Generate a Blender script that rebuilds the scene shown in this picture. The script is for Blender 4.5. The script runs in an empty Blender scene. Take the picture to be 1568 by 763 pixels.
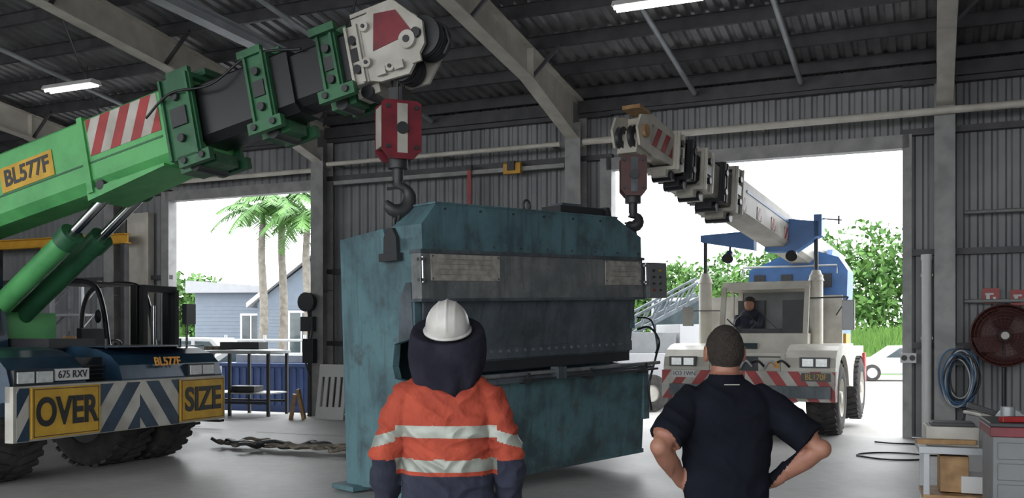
import bpy, math, random
from mathutils import Matrix, Vector, Euler, noise
random.seed(7)
D=bpy.data; SC=bpy.context.scene
V=Vector
# ------------------------------------------------------------------ materials
def new_mat(name):
    m=D.materials.new(name); m.use_nodes=True
    nt=m.node_tree; b=nt.nodes.get('Principled BSDF')
    return m,nt,b
def pm(name,c,rough=.6,metal=0.,c2=None,scale=4.,var=.18,bump=0.,bscale=30.,contrast=(.35,.65),emit=None,spec=None):
    m,nt,b=new_mat(name); N=nt.nodes; L=nt.links
    c=tuple(c)
    if c2 is None: c2=tuple(max(0,x*(1-var)) for x in c)
    tc=N.new('ShaderNodeTexCoord'); n=N.new('ShaderNodeTexNoise'); n.inputs['Scale'].default_value=scale; n.inputs['Detail'].default_value=5
    r=N.new('ShaderNodeValToRGB'); r.color_ramp.elements[0].position=contrast[0]; r.color_ramp.elements[1].position=contrast[1]
    r.color_ramp.elements[0].color=(*c2,1); r.color_ramp.elements[1].color=(*c,1)
    L.new(tc.outputs['Object'],n.inputs['Vector']); L.new(n.outputs['Fac'],r.inputs['Fac']); L.new(r.outputs['Color'],b.inputs['Base Color'])
    b.inputs['Roughness'].default_value=rough; b.inputs['Metallic'].default_value=metal
    if spec is not None: b.inputs['Specular IOR Level'].default_value=spec
    if bump>0:
        n2=N.new('ShaderNodeTexNoise'); n2.inputs['Scale'].default_value=bscale; n2.inputs['Detail'].default_value=4
        bp=N.new('ShaderNodeBump'); bp.inputs['Strength'].default_value=bump; bp.inputs['Distance'].default_value=.02
        L.new(tc.outputs['Object'],n2.inputs['Vector']); L.new(n2.outputs['Fac'],bp.inputs['Height']); L.new(bp.outputs['Normal'],b.inputs['Normal'])
    if emit:
        b.inputs['Emission Color'].default_value=(*c,1); b.inputs['Emission Strength'].default_value=emit
    return m
def worn(name,c,dark,light,scale=1.6,rough=.45,metal=.2,streak=True,rust=None):
    """painted steel with grease, scuffs, rust and vertical streaks"""
    m,nt,b=new_mat(name); N=nt.nodes; L=nt.links
    tc=N.new('ShaderNodeTexCoord')
    def ns(sc,vec,det=6,ro=.6):
        n=N.new('ShaderNodeTexNoise'); n.inputs['Scale'].default_value=sc; n.inputs['Detail'].default_value=det; n.inputs['Roughness'].default_value=ro
        L.new(vec,n.inputs['Vector']); return n.outputs['Fac']
    mp=N.new('ShaderNodeMapping'); mp.inputs['Scale'].default_value=(6,6,.8); L.new(tc.outputs['Object'],mp.inputs['Vector'])
    a=ns(scale,tc.outputs['Object']); s=ns(1.5,mp.outputs['Vector']); f=ns(14,tc.outputs['Object'],8,.75)
    def ramp(x,p0,p1):
        r=N.new('ShaderNodeMapRange'); r.inputs['From Min'].default_value=p0; r.inputs['From Max'].default_value=p1; L.new(x,r.inputs['Value']); return r.outputs['Result']
    def mix(fac,ca,cb):
        x=N.new('ShaderNodeMix'); x.data_type='RGBA'; L.new(fac,x.inputs[0])
        for i,k in ((6,ca),(7,cb)):
            if isinstance(k,tuple): x.inputs[i].default_value=(*k,1)
            else: L.new(k,x.inputs[i])
        return x.outputs[2]
    col=mix(ramp(a,.42,.64),c,dark)
    if streak: col=mix(ramp(s,.50,.74),col,tuple(.6*x+.015 for x in dark))
    if rust:
        r1=ns(3.2,tc.outputs['Object'],10,.72); col=mix(ramp(r1,.54,.70),col,rust)
    col=mix(ramp(f,.60,.76),col,light)
    L.new(col,b.inputs['Base Color']); b.inputs['Metallic'].default_value=metal
    L.new(ramp(f,-.6,1.6),b.inputs['Roughness'])
    bp=N.new('ShaderNodeBump'); bp.inputs['Strength'].default_value=.15; bp.inputs['Distance'].default_value=.01; L.new(f,bp.inputs['Height']); L.new(bp.outputs['Normal'],b.inputs['Normal'])
    return m
M_={}
def mk():
    g=M_
    g['teal']=worn('teal_machine_paint',(.098,.19,.215),(.05,.092,.108),(.19,.27,.28),metal=0,rust=(.06,.075,.08))
    g['tealbed']=worn('scuffed_teal_bed_paint',(.085,.175,.195),(.04,.07,.08),(.20,.28,.28),scale=2.4,metal=0,rust=(.075,.065,.052))
    g['ram']=worn('bare_grey_steel',(.20,.21,.21),(.115,.13,.135),(.36,.36,.34),scale=2.5,metal=.1,rust=(.10,.10,.095))
    g['ramd']=worn('greasy_dark_steel',(.105,.125,.145),(.05,.065,.075),(.20,.21,.21),scale=2.,metal=.15)
    g['dark']=pm('dark_steel',(.04,.042,.046),.5,.2)
    g['black']=pm('black_paint',(.015,.016,.019),.35,.1)
    g['placard']=pm('aluminium_placard',(.42,.40,.37),.5,.1,c2=(.27,.25,.22),scale=12)
    g['green']=worn('green_crane_paint',(.11,.43,.14),(.07,.30,.10),(.20,.50,.24),metal=0,streak=False)
    g['dgreen']=worn('dark_green_collar',(.03,.14,.06),(.012,.06,.03),(.08,.20,.11),metal=0,streak=False)
    g['white']=pm('white_paint',(.50,.485,.44),.45,0,c2=(.34,.32,.28),scale=3)
    g['cream']=pm('cream_paint',(.60,.58,.51),.4,0,c2=(.47,.44,.38),scale=3)
    g['red']=pm('red_paint',(.38,.03,.03),.45,0,c2=(.26,.02,.02))
    g['crim']=pm('crimson_paint',(.20,.018,.03),.45,0,c2=(.12,.012,.02))
    g['navy']=pm('navy_fender_paint',(.02,.055,.10),.28,.1,c2=(.012,.03,.055))
    g['blue']=pm('blue_crane_paint',(.05,.17,.45),.4,0,c2=(.04,.13,.33))
    g['signy']=pm('sign_yellow',(.60,.36,.03),.5,0,c2=(.48,.27,.02),scale=5)
    g['orangetxt']=pm('orange_lettering',(.75,.32,.02),.5)
    g['chrome']=pm('chrome_rod',(.55,.56,.58),.15,1.)
    g['rubber']=pm('tyre_rubber',(.022,.022,.023),.85,0,c2=(.05,.047,.043),scale=6,bump=.3)
    g['lens']=pm('headlight_lens',(.75,.78,.78),.12,.2,scale=20)
    g['glass']=pm('dark_window_glass',(.03,.045,.05),.06,.0,c2=(.06,.08,.085),scale=2)
    g['struct']=pm('galvanised_cream_steel',(.60,.57,.51),.55,0,c2=(.47,.44,.39),scale=3)
    g['purlin']=pm('purlin_steel',(.065,.065,.07),.5,.2,c2=(.04,.04,.045))
    g['roof']=pm('roof_sheet',(.30,.30,.31),.42,.4,c2=(.18,.18,.19),scale=1.5)
    g['wall']=pm('wall_cladding',(.235,.24,.25),.5,.1,c2=(.15,.155,.165),scale=.8)
    g['greystl']=pm('grey_column_steel',(.30,.30,.295),.5,.1,c2=(.21,.21,.21))
    g['yellow']=pm('yellow_beam_paint',(.62,.33,.03),.5)
    g['lamp']=pm('fluorescent_tube',(1,.98,.92),.5,emit=9)
    g['wood']=pm('timber',(.42,.26,.12),.6,0,c2=(.28,.16,.07),scale=9)
    g['hosb']=pm('blue_hose',(.05,.14,.28),.5)
    g['skin']=pm('skin',(.32,.155,.10),.55,0,c2=(.26,.115,.08),scale=9)
    g['hair']=pm('dark_brown_hair',(.016,.012,.009),.75,0,c2=(.03,.021,.016),scale=40,bump=.8,bscale=120)
    g['eyew']=pm('eye_white',(.75,.72,.7),.3)
    g['lips']=pm('lips',(.35,.12,.10),.5)
    g['polo']=pm('navy_polo_cotton',(.009,.0105,.017),.95,0,c2=(.006,.007,.011),scale=6,bump=.25,bscale=25,spec=.1)
    g['trous']=pm('dark_trousers',(.02,.02,.024),.9,bump=.2)
    g['hiviz']=pm('hi_vis_orange_cotton',(.40,.062,.03),.85,0,c2=(.27,.036,.018),scale=6,bump=.9,bscale=14)
    g['navyc']=pm('navy_work_cotton',(.022,.026,.048),.9,0,c2=(.013,.016,.030),scale=6,bump=.5,bscale=18)
    g['reflect']=pm('reflective_tape',(.33,.35,.31),.4,.1,c2=(.22,.24,.21),scale=8)
    g['hood']=pm('charcoal_hood_fabric',(.024,.024,.036),.95,0,c2=(.014,.014,.022),scale=8,bump=.4,bscale=30,spec=.1)
    g['helmet']=pm('white_helmet_plastic',(.55,.545,.525),.3,0,c2=(.44,.43,.40),scale=10)
    g['boot']=pm('boot_leather',(.05,.035,.025),.6)
    g['leaf']=pm('tree_leaves',(.10,.22,.04),.7,0,c2=(.04,.12,.02),scale=.8)
    g['palm']=pm('palm_leaves',(.12,.27,.06),.6,0,c2=(.06,.16,.035),scale=1.2)
    g['bark']=pm('palm_bark',(.25,.23,.20),.9,0,c2=(.16,.145,.12),scale=5)
    g['house']=pm('house_blue_cladding',(.145,.18,.225),.7,var=.08)
    g['hroof']=pm('pale_metal_roof',(.30,.31,.33),.5,var=.08)
    g['wtrim']=pm('white_trim',(.62,.62,.62),.5,var=.05)
    g['galv']=pm('galvanised_steel',(.42,.44,.46),.45,.3)
    g['cblue']=pm('blue_container_paint',(.05,.09,.24),.5)
    g['carw']=pm('white_car_paint',(.40,.41,.42),.25,.0,var=.05)
    g['strap']=pm('webbing_strap',(.26,.22,.17),.9,0,c2=(.09,.08,.07),scale=12)
    g['fanred']=pm('fan_maroon_steel',(.08,.025,.022),.45,.1)
    g['greybox']=pm('grey_enclosure',(.20,.21,.215),.5,.1)
mk(); g=M_
def concrete(name,c,c2,rough):
    m,nt,b=new_mat(name);N=nt.nodes;L=nt.links
    tc=N.new('ShaderNodeTexCoord')
    n=N.new('ShaderNodeTexNoise'); n.inputs['Scale'].default_value=.45; n.inputs['Detail'].default_value=8; n.inputs['Roughness'].default_value=.62
    n2=N.new('ShaderNodeTexNoise'); n2.inputs['Scale'].default_value=7; n2.inputs['Detail'].default_value=8
    L.new(tc.outputs['Object'],n.inputs['Vector']); L.new(tc.outputs['Object'],n2.inputs['Vector'])
    a=N.new('ShaderNodeMath'); a.operation='MULTIPLY_ADD'; a.inputs[1].default_value=.35; L.new(n2.outputs['Fac'],a.inputs[0]); L.new(n.outputs['Fac'],a.inputs[2])
    r=N.new('ShaderNodeValToRGB'); r.color_ramp.elements[0].position=.5; r.color_ramp.elements[1].position=.86
    r.color_ramp.elements[0].color=(*c2,1); r.color_ramp.elements[1].color=(*c,1)
    L.new(a.outputs[0],r.inputs['Fac']); L.new(r.outputs['Color'],b.inputs['Base Color'])
    rr=N.new('ShaderNodeMapRange'); rr.inputs['To Min'].default_value=rough-.15; rr.inputs['To Max'].default_value=rough+.2; L.new(n.outputs['Fac'],rr.inputs['Value']); L.new(rr.outputs['Result'],b.inputs['Roughness'])
    return m
g['floor']=concrete('shed_concrete',(.50,.495,.485),(.33,.325,.315),.45)
g['yard']=concrete('yard_concrete',(.42,.41,.39),(.32,.31,.29),.8)
g['grass']=pm('grass',(.12,.24,.04),.9,0,c2=(.07,.16,.03),scale=1.5)
# ------------------------------------------------------------------ mesh builder
def frame(o,r,u):
    r=V(r).normalized(); u=V(u); n=r.cross(u).normalized(); u=n.cross(r)
    return Matrix(((r.x,u.x,n.x,o[0]),(r.y,u.y,n.y,o[1]),(r.z,u.z,n.z,o[2]),(0,0,0,1)))
def T(x,y,z): return Matrix.Translation((x,y,z))
class MB:
    def __init__(s,name,M=None):
        s.name=name; s.M=M.copy() if M is not None else Matrix(); s.v=[];s.f=[];s.m=[];s.sm=[];s.mats=[]
    def mi(s,m):
        if isinstance(m,str): m=g[m]
        if m not in s.mats: s.mats.append(m)
        return s.mats.index(m)
    def add(s,vs,fs,mat,smooth=False,M=None):
        TT=s.M@M if M is not None else s.M
        b=len(s.v); s.v.extend([TT@V(v) for v in vs]); i=s.mi(mat) if not isinstance(mat,list) else None
        for k,f in enumerate(fs):
            s.f.append(tuple(b+j for j in f)); s.m.append(i if i is not None else s.mi(mat[k])); s.sm.append(smooth)
    def box(s,c,size,mat,rot=None,M=None):
        x,y,z=[k/2 for k in size]
        vs=[(i*x,j*y,k*z) for k in(-1,1) for j in(-1,1) for i in(-1,1)]
        fs=[(0,2,3,1),(4,5,7,6),(0,1,5,4),(2,6,7,3),(0,4,6,2),(1,3,7,5)]
        L=T(*c)
        if rot: L=L@Euler(rot).to_matrix().to_4x4()
        if M is not None: L=M@L
        s.add(vs,fs,mat,False,L)
    def bx(s,x0,x1,y0,y1,z0,z1,mat,M=None):
        s.box(((x0+x1)/2,(y0+y1)/2,(z0+z1)/2),(abs(x1-x0),abs(y1-y0),abs(z1-z0)),mat,M=M)
    def beam(s,p0,p1,w,h,mat,up=(0,0,1),M=None):
        p0=V(p0);p1=V(p1); d=p1-p0
        if abs(d.normalized().dot(V(up)))>.98: up=(0,1,0)
        F=frame(p0,d,up); l=d.length
        s.box((l/2,0,0),(l,h,w),mat,M=(M@F if M is not None else F))
    def cyl(s,p0,p1,r0,mat,r1=None,n=20,M=None,cap=True,smooth=True):
        r1=r0 if r1 is None else r1; p0=V(p0);p1=V(p1)
        s.lathe([(r0,0),(r1,(p1-p0).length)],p0,p1-p0,mat,n,cap,M,smooth)
    def lathe(s,prof,o,axis,mat,n=28,cap=True,M=None,smooth=True):
        a=V(axis).normalized(); ref=V((0,0,1)) if abs(a.z)<.9 else V((1,0,0))
        u=ref.cross(a).normalized(); w=a.cross(u); o=V(o)
        vs=[];fs=[]
        for r,h in prof:
            for i in range(n):
                t=2*math.pi*i/n; vs.append(o+a*h+u*(r*math.cos(t))+w*(r*math.sin(t)))
        for k in range(len(prof)-1):
            for i in range(n):
                j=(i+1)%n; fs.append((k*n+i,k*n+j,(k+1)*n+j,(k+1)*n+i))
        s.add(vs,fs,mat,smooth,M)
        if cap:
            c=len(prof)-1
            s.add(vs[:n],[tuple(range(n))[::-1]],mat,False,M); s.add(vs[c*n:],[tuple(range(n))],mat,False,M)
    def tube(s,pts,r,mat,n=8,M=None,closed=False):
        vs,fs=tube_geo(pts,r,n,ref=None,closed=closed); s.add(vs,fs,mat,True,M)
    def prism(s,poly,lo,hi,axis,mat,M=None,smooth=False):
        n=len(poly)
        def P(a,b,c): return {'x':(c,a,b),'y':(a,c,b),'z':(a,b,c)}[axis]
        vs=[P(a,b,lo) for a,b in poly]+[P(a,b,hi) for a,b in poly]
        fs=[tuple(range(n)),tuple(range(n,2*n))[::-1]]+[(i,i+n,(i+1)%n+n,(i+1)%n) for i in range(n)]
        s.add(vs,fs,mat,smooth,M)
    def sphere(s,c,r,mat,nu=20,nv=12,M=None,fn=None,keep=None):
        if not hasattr(r,'__len__'): r=(r,r,r)
        vs=[];fs=[]
        for j in range(nv+1):
            ph=math.pi*j/nv
            for i in range(nu):
                th=2*math.pi*i/nu; p=V((math.sin(ph)*math.cos(th)*r[0],math.sin(ph)*math.sin(th)*r[1],math.cos(ph)*r[2]))
                if fn: p=fn(p)
                vs.append(V(c)+p)
        for j in range(nv):
            for i in range(nu):
                k=(i+1)%nu; q=(j*nu+i,(j+1)*nu+i,(j+1)*nu+k,j*nu+k)
                if keep and not keep(sum((vs[z] for z in q),V((0,0,0)))/4-V(c)): continue
                fs.append(q)
        s.add(vs,fs,mat,True,M)
    def text(s,txt,F,size,mat,bold=.0,ex=.004,align='CENTER',sx=1.):
        cu=D.curves.new('t','FONT'); cu.body=txt; cu.size=size; cu.extrude=ex; cu.offset=bold; cu.align_x=align; cu.align_y='CENTER'
        o=D.objects.new('t',cu); SC.collection.objects.link(o); dg=bpy.context.evaluated_depsgraph_get(); dg.update()
        me=D.meshes.new_from_object(o.evaluated_get(dg))
        s.add([(v.co.x*sx,v.co.y,v.co.z) for v in me.vertices],[tuple(p.vertices) for p in me.polygons],mat,False,F)
        D.objects.remove(o); D.curves.remove(cu); D.meshes.remove(me)
    def stripes(s,F,w,h,pitch,lean,mA,mB,th=.004,shift=0):
        """diagonal stripe panel in plane of F (x right 0..w, y up 0..h)"""
        s.box((w/2,h/2,0),(w,h,th),mA,M=F)
        def clip(poly):
            for ax,lim,sg in((0,0,1),(0,w,-1)):
                out=[]
                for i in range(len(poly)):
                    a=poly[i];b=poly[(i+1)%len(poly)]
                    ia=(a[ax]-lim)*sg>=0; ib=(b[ax]-lim)*sg>=0
                    if ia: out.append(a)
                    if ia!=ib:
                        t=(lim-a[ax])/(b[ax]-a[ax]); out.append((a[0]+(b[0]-a[0])*t,a[1]+(b[1]-a[1])*t))
                poly=out
                if not poly: return []
            return poly
        k=-8
        while k*pitch<w+8*pitch:
            x=k*pitch+shift; p=clip([(x,0),(x+pitch/2,0),(x+pitch/2+lean*h,h),(x+lean*h,h)])
            if len(p)>=3: s.prism(p,th*.4,th*1.2,'z',mB,M=F)
            k+=1
    def finish(s,bevel=0,parent=None,loc=None):
        me=D.meshes.new(s.name); me.from_pydata([tuple(v) for v in s.v],[],s.f)
        for m in s.mats: me.materials.append(m)
        me.polygons.foreach_set('material_index',s.m); me.polygons.foreach_set('use_smooth',s.sm); me.update()
        if s.v:
            xs=[v.x for v in s.v];ys=[v.y for v in s.v];zs=[v.z for v in s.v]
            c=V(((min(xs)+max(xs))/2,(min(ys)+max(ys))/2,min(zs)))
            me.transform(Matrix.Translation(-c))
        else: c=V((0,0,0))
        o=D.objects.new(s.name,me); o.location=c; SC.collection.objects.link(o)
        if bevel>0:
            b=o.modifiers.new('bevel','BEVEL'); b.width=bevel; b.segments=2; b.limit_method='ANGLE'; b.angle_limit=math.radians(50)
        return o
def tube_geo(pts,rad,n=12,ref=(0,1,0),closed=False):
    pts=[V(p) for p in pts]; N=len(pts); vs=[];fs=[]; prev=None
    for i,p in enumerate(pts):
        if closed: t=pts[(i+1)%N]-pts[i-1]
        else: t=pts[min(i+1,N-1)]-pts[max(i-1,0)]
        t.normalize()
        if ref is not None: a=V(ref).cross(t).normalized()
        else:
            if prev is None:
                q=V((0,0,1)) if abs(t.z)<.9 else V((1,0,0)); a=q.cross(t).normalized()
            else: a=(prev-t*prev.dot(t)).normalized()
            prev=a
        b=t.cross(a); r=rad[i] if isinstance(rad,list) else rad
        ra,rb=r if hasattr(r,'__len__') else (r,r)
        for k in range(n):
            th=2*math.pi*k/n; vs.append(p+a*(ra*math.cos(th))+b*(rb*math.sin(th)))
    for i in range(N if closed else N-1):
        j=(i+1)%N
        for k in range(n):
            l=(k+1)%n; fs.append((i*n+k,i*n+l,j*n+l,j*n+k))
    if not closed: fs.append(tuple(range(n))[::-1]); fs.append(tuple((N-1)*n+k for k in range(n)))
    return vs,fs
def crpath(pts,k=8):
    """catmull-rom"""
    P=[V(p) for p in pts]; out=[]
    for i in range(len(P)-1):
        a=P[max(i-1,0)];b=P[i];c=P[i+1];d=P[min(i+2,len(P)-1)]
        for j in range(k):
            t=j/k; out.append(.5*((2*b)+(c-a)*t+(2*a-5*b+4*c-d)*t*t+(3*b-a-3*c+d)*t**3))
    out.append(P[-1]); return out
def link(mb,c,plane,hw,hh,r,mat,M=None):
    """oval chain link"""
    pts=[]
    for i in range(20):
        a=i*math.pi/10; q=(hw*math.cos(a),hh*math.sin(a)); pts.append((c[0]+(q[0] if plane=='x' else 0),c[1]+(q[0] if plane=='y' else 0),c[2]+q[1]))
    mb.tube(pts,r,mat,closed=True,M=M)
# ------------------------------------------------------------------ building
E1=V((.915,-.404,0)).normalized(); E2=V((-E1.y,E1.x,0))
BM=Matrix(((E1.x,E2.x,0,-3.85),(E1.y,E2.y,0,20.),(0,0,1,0),(0,0,0,1)))
EAVE=6.0; PIT=.127; RIDGE=14.; END=22.
def roofz(y):
    s=-y
    return EAVE+PIT*(s if s<RIDGE else 2*RIDGE-s)
T0,T1=-14.,17.
f=MB('floor',BM); f.bx(T0,T1,-END,0,-.15,0,'floor'); f.finish()
f=MB('floor_line_marking',BM)
for (a,b) in (((-2.2,-3.2),(-.6,-3.2)),((-3.4,-2.2),(-.9,-2.0)),((1.0,-3.6),(4.8,-3.6))):
    f.beam((a[0],a[1],.003),(b[0],b[1],.003),.05,.003,'white')
f.finish()
f=MB('yard_ground'); f.bx(-120,120,-60,160,-.5,-.16,'yard'); f.finish()
def corr(mb,a0,a1,fn,mat,pitch=.2,h=.035):
    prof=[];a=a0
    while a<a1:
        for da,o in((0,0),(.45,0),(.6,1),(.85,1)):
            x=a+da*pitch
            if x<=a1: prof.append((x,o*h))
        a+=pitch
    prof.append((a1,0)); n=len(prof)
    vs=[fn(x,o,0) for x,o in prof]+[fn(x,o,1) for x,o in prof]
    mb.add(vs,[(i,i+1,n+i+1,n+i) for i in range(n-1)],mat)
OPEN=[(-4.3,-.385,4.75),(6.26,11.19,4.72)]
w=MB('wall_back',BM); WT=EAVE+.22
def wseg(a,b,z0,z1): corr(w,a,b,lambda x,o,k:(x,.02+o,z1 if k else z0),'wall')
wseg(T0,-4.3,0,WT); wseg(-4.3,-.385,4.75,WT); wseg(-.385,6.26,0,WT); wseg(6.26,11.19,4.72,WT); wseg(11.19,T1,0,WT)
for z in (1.5,3.0,4.95,5.75):
    for a,b in ((T0,-4.3),(-.385,6.26),(11.19,T1)): w.bx(a,b,-.12,.0,z-.05,z+.05,'purlin')
for a,b,z in OPEN:
    w.bx(a-.1,b+.1,-.14,.08,z-.02,z+.2,'greystl')
    w.bx(a-.22,a,-.14,.12,0,z+.2,'greystl'); w.bx(b,b+.14,-.14,.12,0,z+.2,'greystl')
    w.bx(a-.1,b+.1,-.14,0,5.72,5.8,'purlin')
w.bx(-5.5,-4.85,-.2,-.02,0,4.5,'struct')
w.bx(T0,T1,.0,.3,EAVE+.1,EAVE+.24,'purlin')
w.finish()
for nm,t,sg in(('wall_left',T0,-1),('wall_right',T1,1)):
    w=MB(nm,BM)
    def fn(x,o,k): return (t+sg*o,x,(roofz(x)+.2 if k else 0))
    corr(w,-END,0,fn,'wall'); 
    for z in(1.5,3,4.5): w.bx(t-.05,t+.05,-END,0,z-.05,z+.05,'purlin')
    w.finish()
c=MB('ceiling',BM)
def rf(y0,y1):
    corr(c,T0-.3,T1+.3,lambda x,o,k:(x,(y1 if k else y0),roofz(y1 if k else y0)+.2+o),'roof',pitch=.22,h=.045)
rf(-RIDGE,.35); rf(-END,-RIDGE)
s=.25
while s<END:
    z=roofz(-s)+.1
    c.bx(T0,T1,-s-.006,-s+.006,z-.1,z+.1,'purlin'); c.bx(T0,T1,-s-.035,-s+.035,z-.104,z-.098,'purlin'); c.bx(T0,T1,-s-.035,-s+.035,z+.092,z+.1,'purlin')
    s+=1.12
c.finish()
e=MB('trim_eave_beam',BM); e.bx(T0,T1,-.2,-.04,5.78,6.0,'purlin'); e.finish()
for t in (-11.6,-5.8,0,5.62,11.81):
    p=MB('steel_portal_frame',BM); hw=.15
    ztop=5.95
    p.bx(t-hw,t+hw,-.10,-.085,0,ztop,'greystl'); p.bx(t-hw,t+hw,-.46,-.445,0,ztop-.4,'greystl'); p.bx(t-.006,t+.006,-.445,-.1,0,ztop,'greystl')
    p.bx(t-hw-.06,t+hw+.06,-.52,-.04,.0,.02,'greystl')
    for z in(1.0,2.6): p.bx(t-hw,t+hw,-.445,-.1,z,z+.012,'greystl')
    D0=.5
    def bot(s): 
        z=roofz(-s)-.0
        return z-D0 if s>2.6 else z-D0-(2.6-s)/2.6*.35
    for s0,s1 in((.1,2.6),(2.6,RIDGE)):
        p.prism([(-s0,bot(s0)),(-s1,bot(s1)),(-s1,roofz(-s1)),(-s0,roofz(-s0))],t-.006,t+.006,'x','struct')
        p.beam((t,-s0,bot(s0)),(t,-s1,bot(s1)),.24,.018,'struct')
        p.beam((t,-s0,roofz(-s0)-.01),(t,-s1,roofz(-s1)-.01),.24,.018,'struct')
    e_=END-.1
    p.prism([(-RIDGE,roofz(-RIDGE)-D0),(-e_,roofz(-e_)-D0),(-e_,roofz(-e_)),(-RIDGE,roofz(-RIDGE))],t-.006,t+.006,'x','struct')
    p.beam((t,-RIDGE,roofz(-RIDGE)-D0),(t,-e_,roofz(-e_)-D0),.24,.018,'struct')
    p.bx(t-hw,t+hw,-e_,-e_+.3,0,6.3,'greystl')
    p.bx(t-.12,t+.12,-2.61,-2.59,bot(2.6),roofz(-2.6),'struct')
    for s in (.25+1.12*2,.25+1.12*4,.25+1.12*6,.25+1.12*8):
        p.beam((t,-s,bot(s)+.02),(t+.55,-s,roofz(-s)+.05),.05,.05,'purlin')
    p.finish()
b=MB('roof_brace_tubes',BM)
for t in (7.83,9.62,-3.0,2.6):
    b.cyl((t,-.3,5.85+.05),(t,-13.9,roofz(-13.9)-.05),.045,'galv',n=12)
for a,c_ in (((0.2,-.5),(5.4,-6.8)),((-5.6,-.5),(-.2,-6.8)),):
    b.cyl((a[0],a[1],roofz(a[1])-.08),(c_[0],c_[1],roofz(c_[1])-.08),.022,'purlin',n=8)
b.finish()
b=MB('steel_tie_beam')
b.beam((-5.9,11.3,6.62),(-3.1,16.0,6.1),.22,.03,'galv'); b.beam((-5.9,11.3,6.46),(-3.1,16.0,5.94),.22,.02,'galv'); b.beam((-5.9,11.3,6.54),(-3.1,16.0,6.02),.03,.16,'galv')
b.finish()
b=MB('wall_conduit_pipe',BM)
b.cyl((.3,-.52,5.17),(5.4,-.52,5.17),.045,'struct',n=12); b.cyl((5.85,-.52,5.17),(16,-.52,5.17),.06,'struct',n=12)
b.cyl((-8,-.3,5.12),(-.1,-.3,5.12),.05,'struct',n=12)
b.bx(.3,5.4,-.3,-.2,4.78,4.86,'greystl')
b.cyl((12.1,-.2,2.2),(16,-.2,2.2),.03,'greystl',n=8); b.cyl((12.1,-.2,3.6),(16,-.2,3.6),.03,'greystl',n=8)
for t in(.4,2.9,5.2,6.5,9.,11.3,13.): b.beam((t,-.52,5.17),(t,-.0,5.17),.03,.05,'greystl')
b.finish()
b=MB('red_hanging_strap',BM); b.bx(3.42,3.50,-.36,-.35,3.95,4.9,'red'); b.bx(3.40,3.52,-.38,-.32,4.85,4.95,'dark'); b.finish()
b=MB('yellow_trolley_bracket',BM); b.bx(4.2,4.55,-.4,-.3,4.72,4.9,'yellow'); b.bx(4.3,4.45,-.45,-.28,4.78,4.95,'dark'); b.cyl((4.2,-.35,4.9),(4.55,-.35,4.9),.04,'yellow'); b.finish()
def fluo(x,y,z):
    b=MB('ceiling_light',T(x,y,z)@Matrix.Rotation(math.atan2(E1.y,E1.x),4,'Z'))
    b.prism([(-.14,.0),(.14,.0),(.09,.08),(-.09,.08)],-.62,.62,'x','wtrim')
    for k in(-.06,.06): b.cyl((-.6,k,-.02),(.6,k,-.02),.018,'lamp',n=10)
    b.cyl((-.4,0,.08),(-.4,0,.35),.01,'dark',n=6); b.cyl((.4,0,.08),(.4,0,.35),.01,'dark',n=6)
    b.finish()
fluo(-8.1,17.4,6.22); fluo(1.98,12.85,6.18); fluo(-9.5,9,6.8); fluo(3.5,3.5,7.2)
# ------------------------------------------------------------------ press brake
A=V((-.81,9.21,0)); dx=V((.717,.697,0)).normalized(); nb=V((-dx.y,dx.x,0))
PM=Matrix(((dx.x,nb.x,0,A.x),(dx.y,nb.y,0,A.y),(0,0,1,0.02),(0,0,0,1)))@Matrix.Rotation(-math.radians(1.9),4,'Y')
m=MB('press_brake',PM); L=3.43
side=[(.14,.1),(1.39,.02),(1.39,2.66),(.62,2.72),(.58,2.60),(.14,2.60),(.14,1.62),(.48,1.55),(.52,1.32),(.48,1.2),(.14,1.16)]
for x0 in(0.,L-.08):
    m.prism(side,x0,x0+.08,'x','teal')
m.bx(-.12,.2,1.1,1.5,0,.05,'teal'); m.bx(-.10,.18,.1,.45,.02,.08,'teal')
m.prism([(.16,1.63),(.40,1.57),(.36,2.0),(.26,2.16),(.18,2.16)],-.012,.0,'x','ramd')
m.bx(-.02,L+.0,0,.15,1.98,2.46,'ram')
m.bx(-.035,L+.02,-.02,.16,2.44,2.475,'ramd')
m.bx(-.035,L+.02,-.015,.16,1.965,1.995,'ramd')
m.prism([(.0,2.475),(L-.02,2.475),(L-.02,2.72),(L-.48,2.93),(.19,2.93),(.0,2.72)],.0,.48,'y','teal')
m.bx(.17,L-.46,-.008,.50,2.925,2.945,'teal')
for i in range(7): m.cyl((.3+i*.47,-.012,2.88),(.3+i*.47,.01,2.88),.012,'dark',n=8)
for i in range(9): m.cyl((.15+i*.4,-.012,2.52),(.15+i*.4,.01,2.52),.012,'ramd',n=8)
m.bx(.08,L-.08,.65,1.3,2.35,2.6,'teal'); m.bx(.08,L-.08,1.28,1.36,.3,2.3,'teal')
m.prism([(.10,1.97),(.30,1.97),(.30,1.33),(.20,1.33)],.09,L-.03,'x','ramd')
m.bx(.09,L-.03,.165,.20,1.35,1.47,'ramd')
for i in range(26):
    x=.16+i*(L-.3)/25; m.cyl((x,.15,1.43),(x,.17,1.43),.016,'ram',n=8)
m.bx(.09,L-.03,.21,.26,1.22,1.36,'dark')
m.bx(.02,L+.12,.0,.22,1.14,1.19,'ramd'); m.bx(.05,L+.1,-.07,.0,1.10,1.16,'ramd')
m.cyl((.1,-.1,1.19),(L+.16,-.1,1.19),.022,'ram',n=12); m.cyl((1.2,-.12,1.12),(L+.1,-.12,1.12),.014,'dark',n=8)
for x in(.3,1.3,2.3,3.3): m.bx(x-.02,x+.02,-.13,0,1.08,1.2,'dark')
m.bx(1.72,1.85,-.16,-.04,1.11,1.24,'ramd')
m.prism([(.02,1.14),(.2,1.14),(.2,.10),(.10,.10)],.02,L+.04,'x','tealbed')
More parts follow.
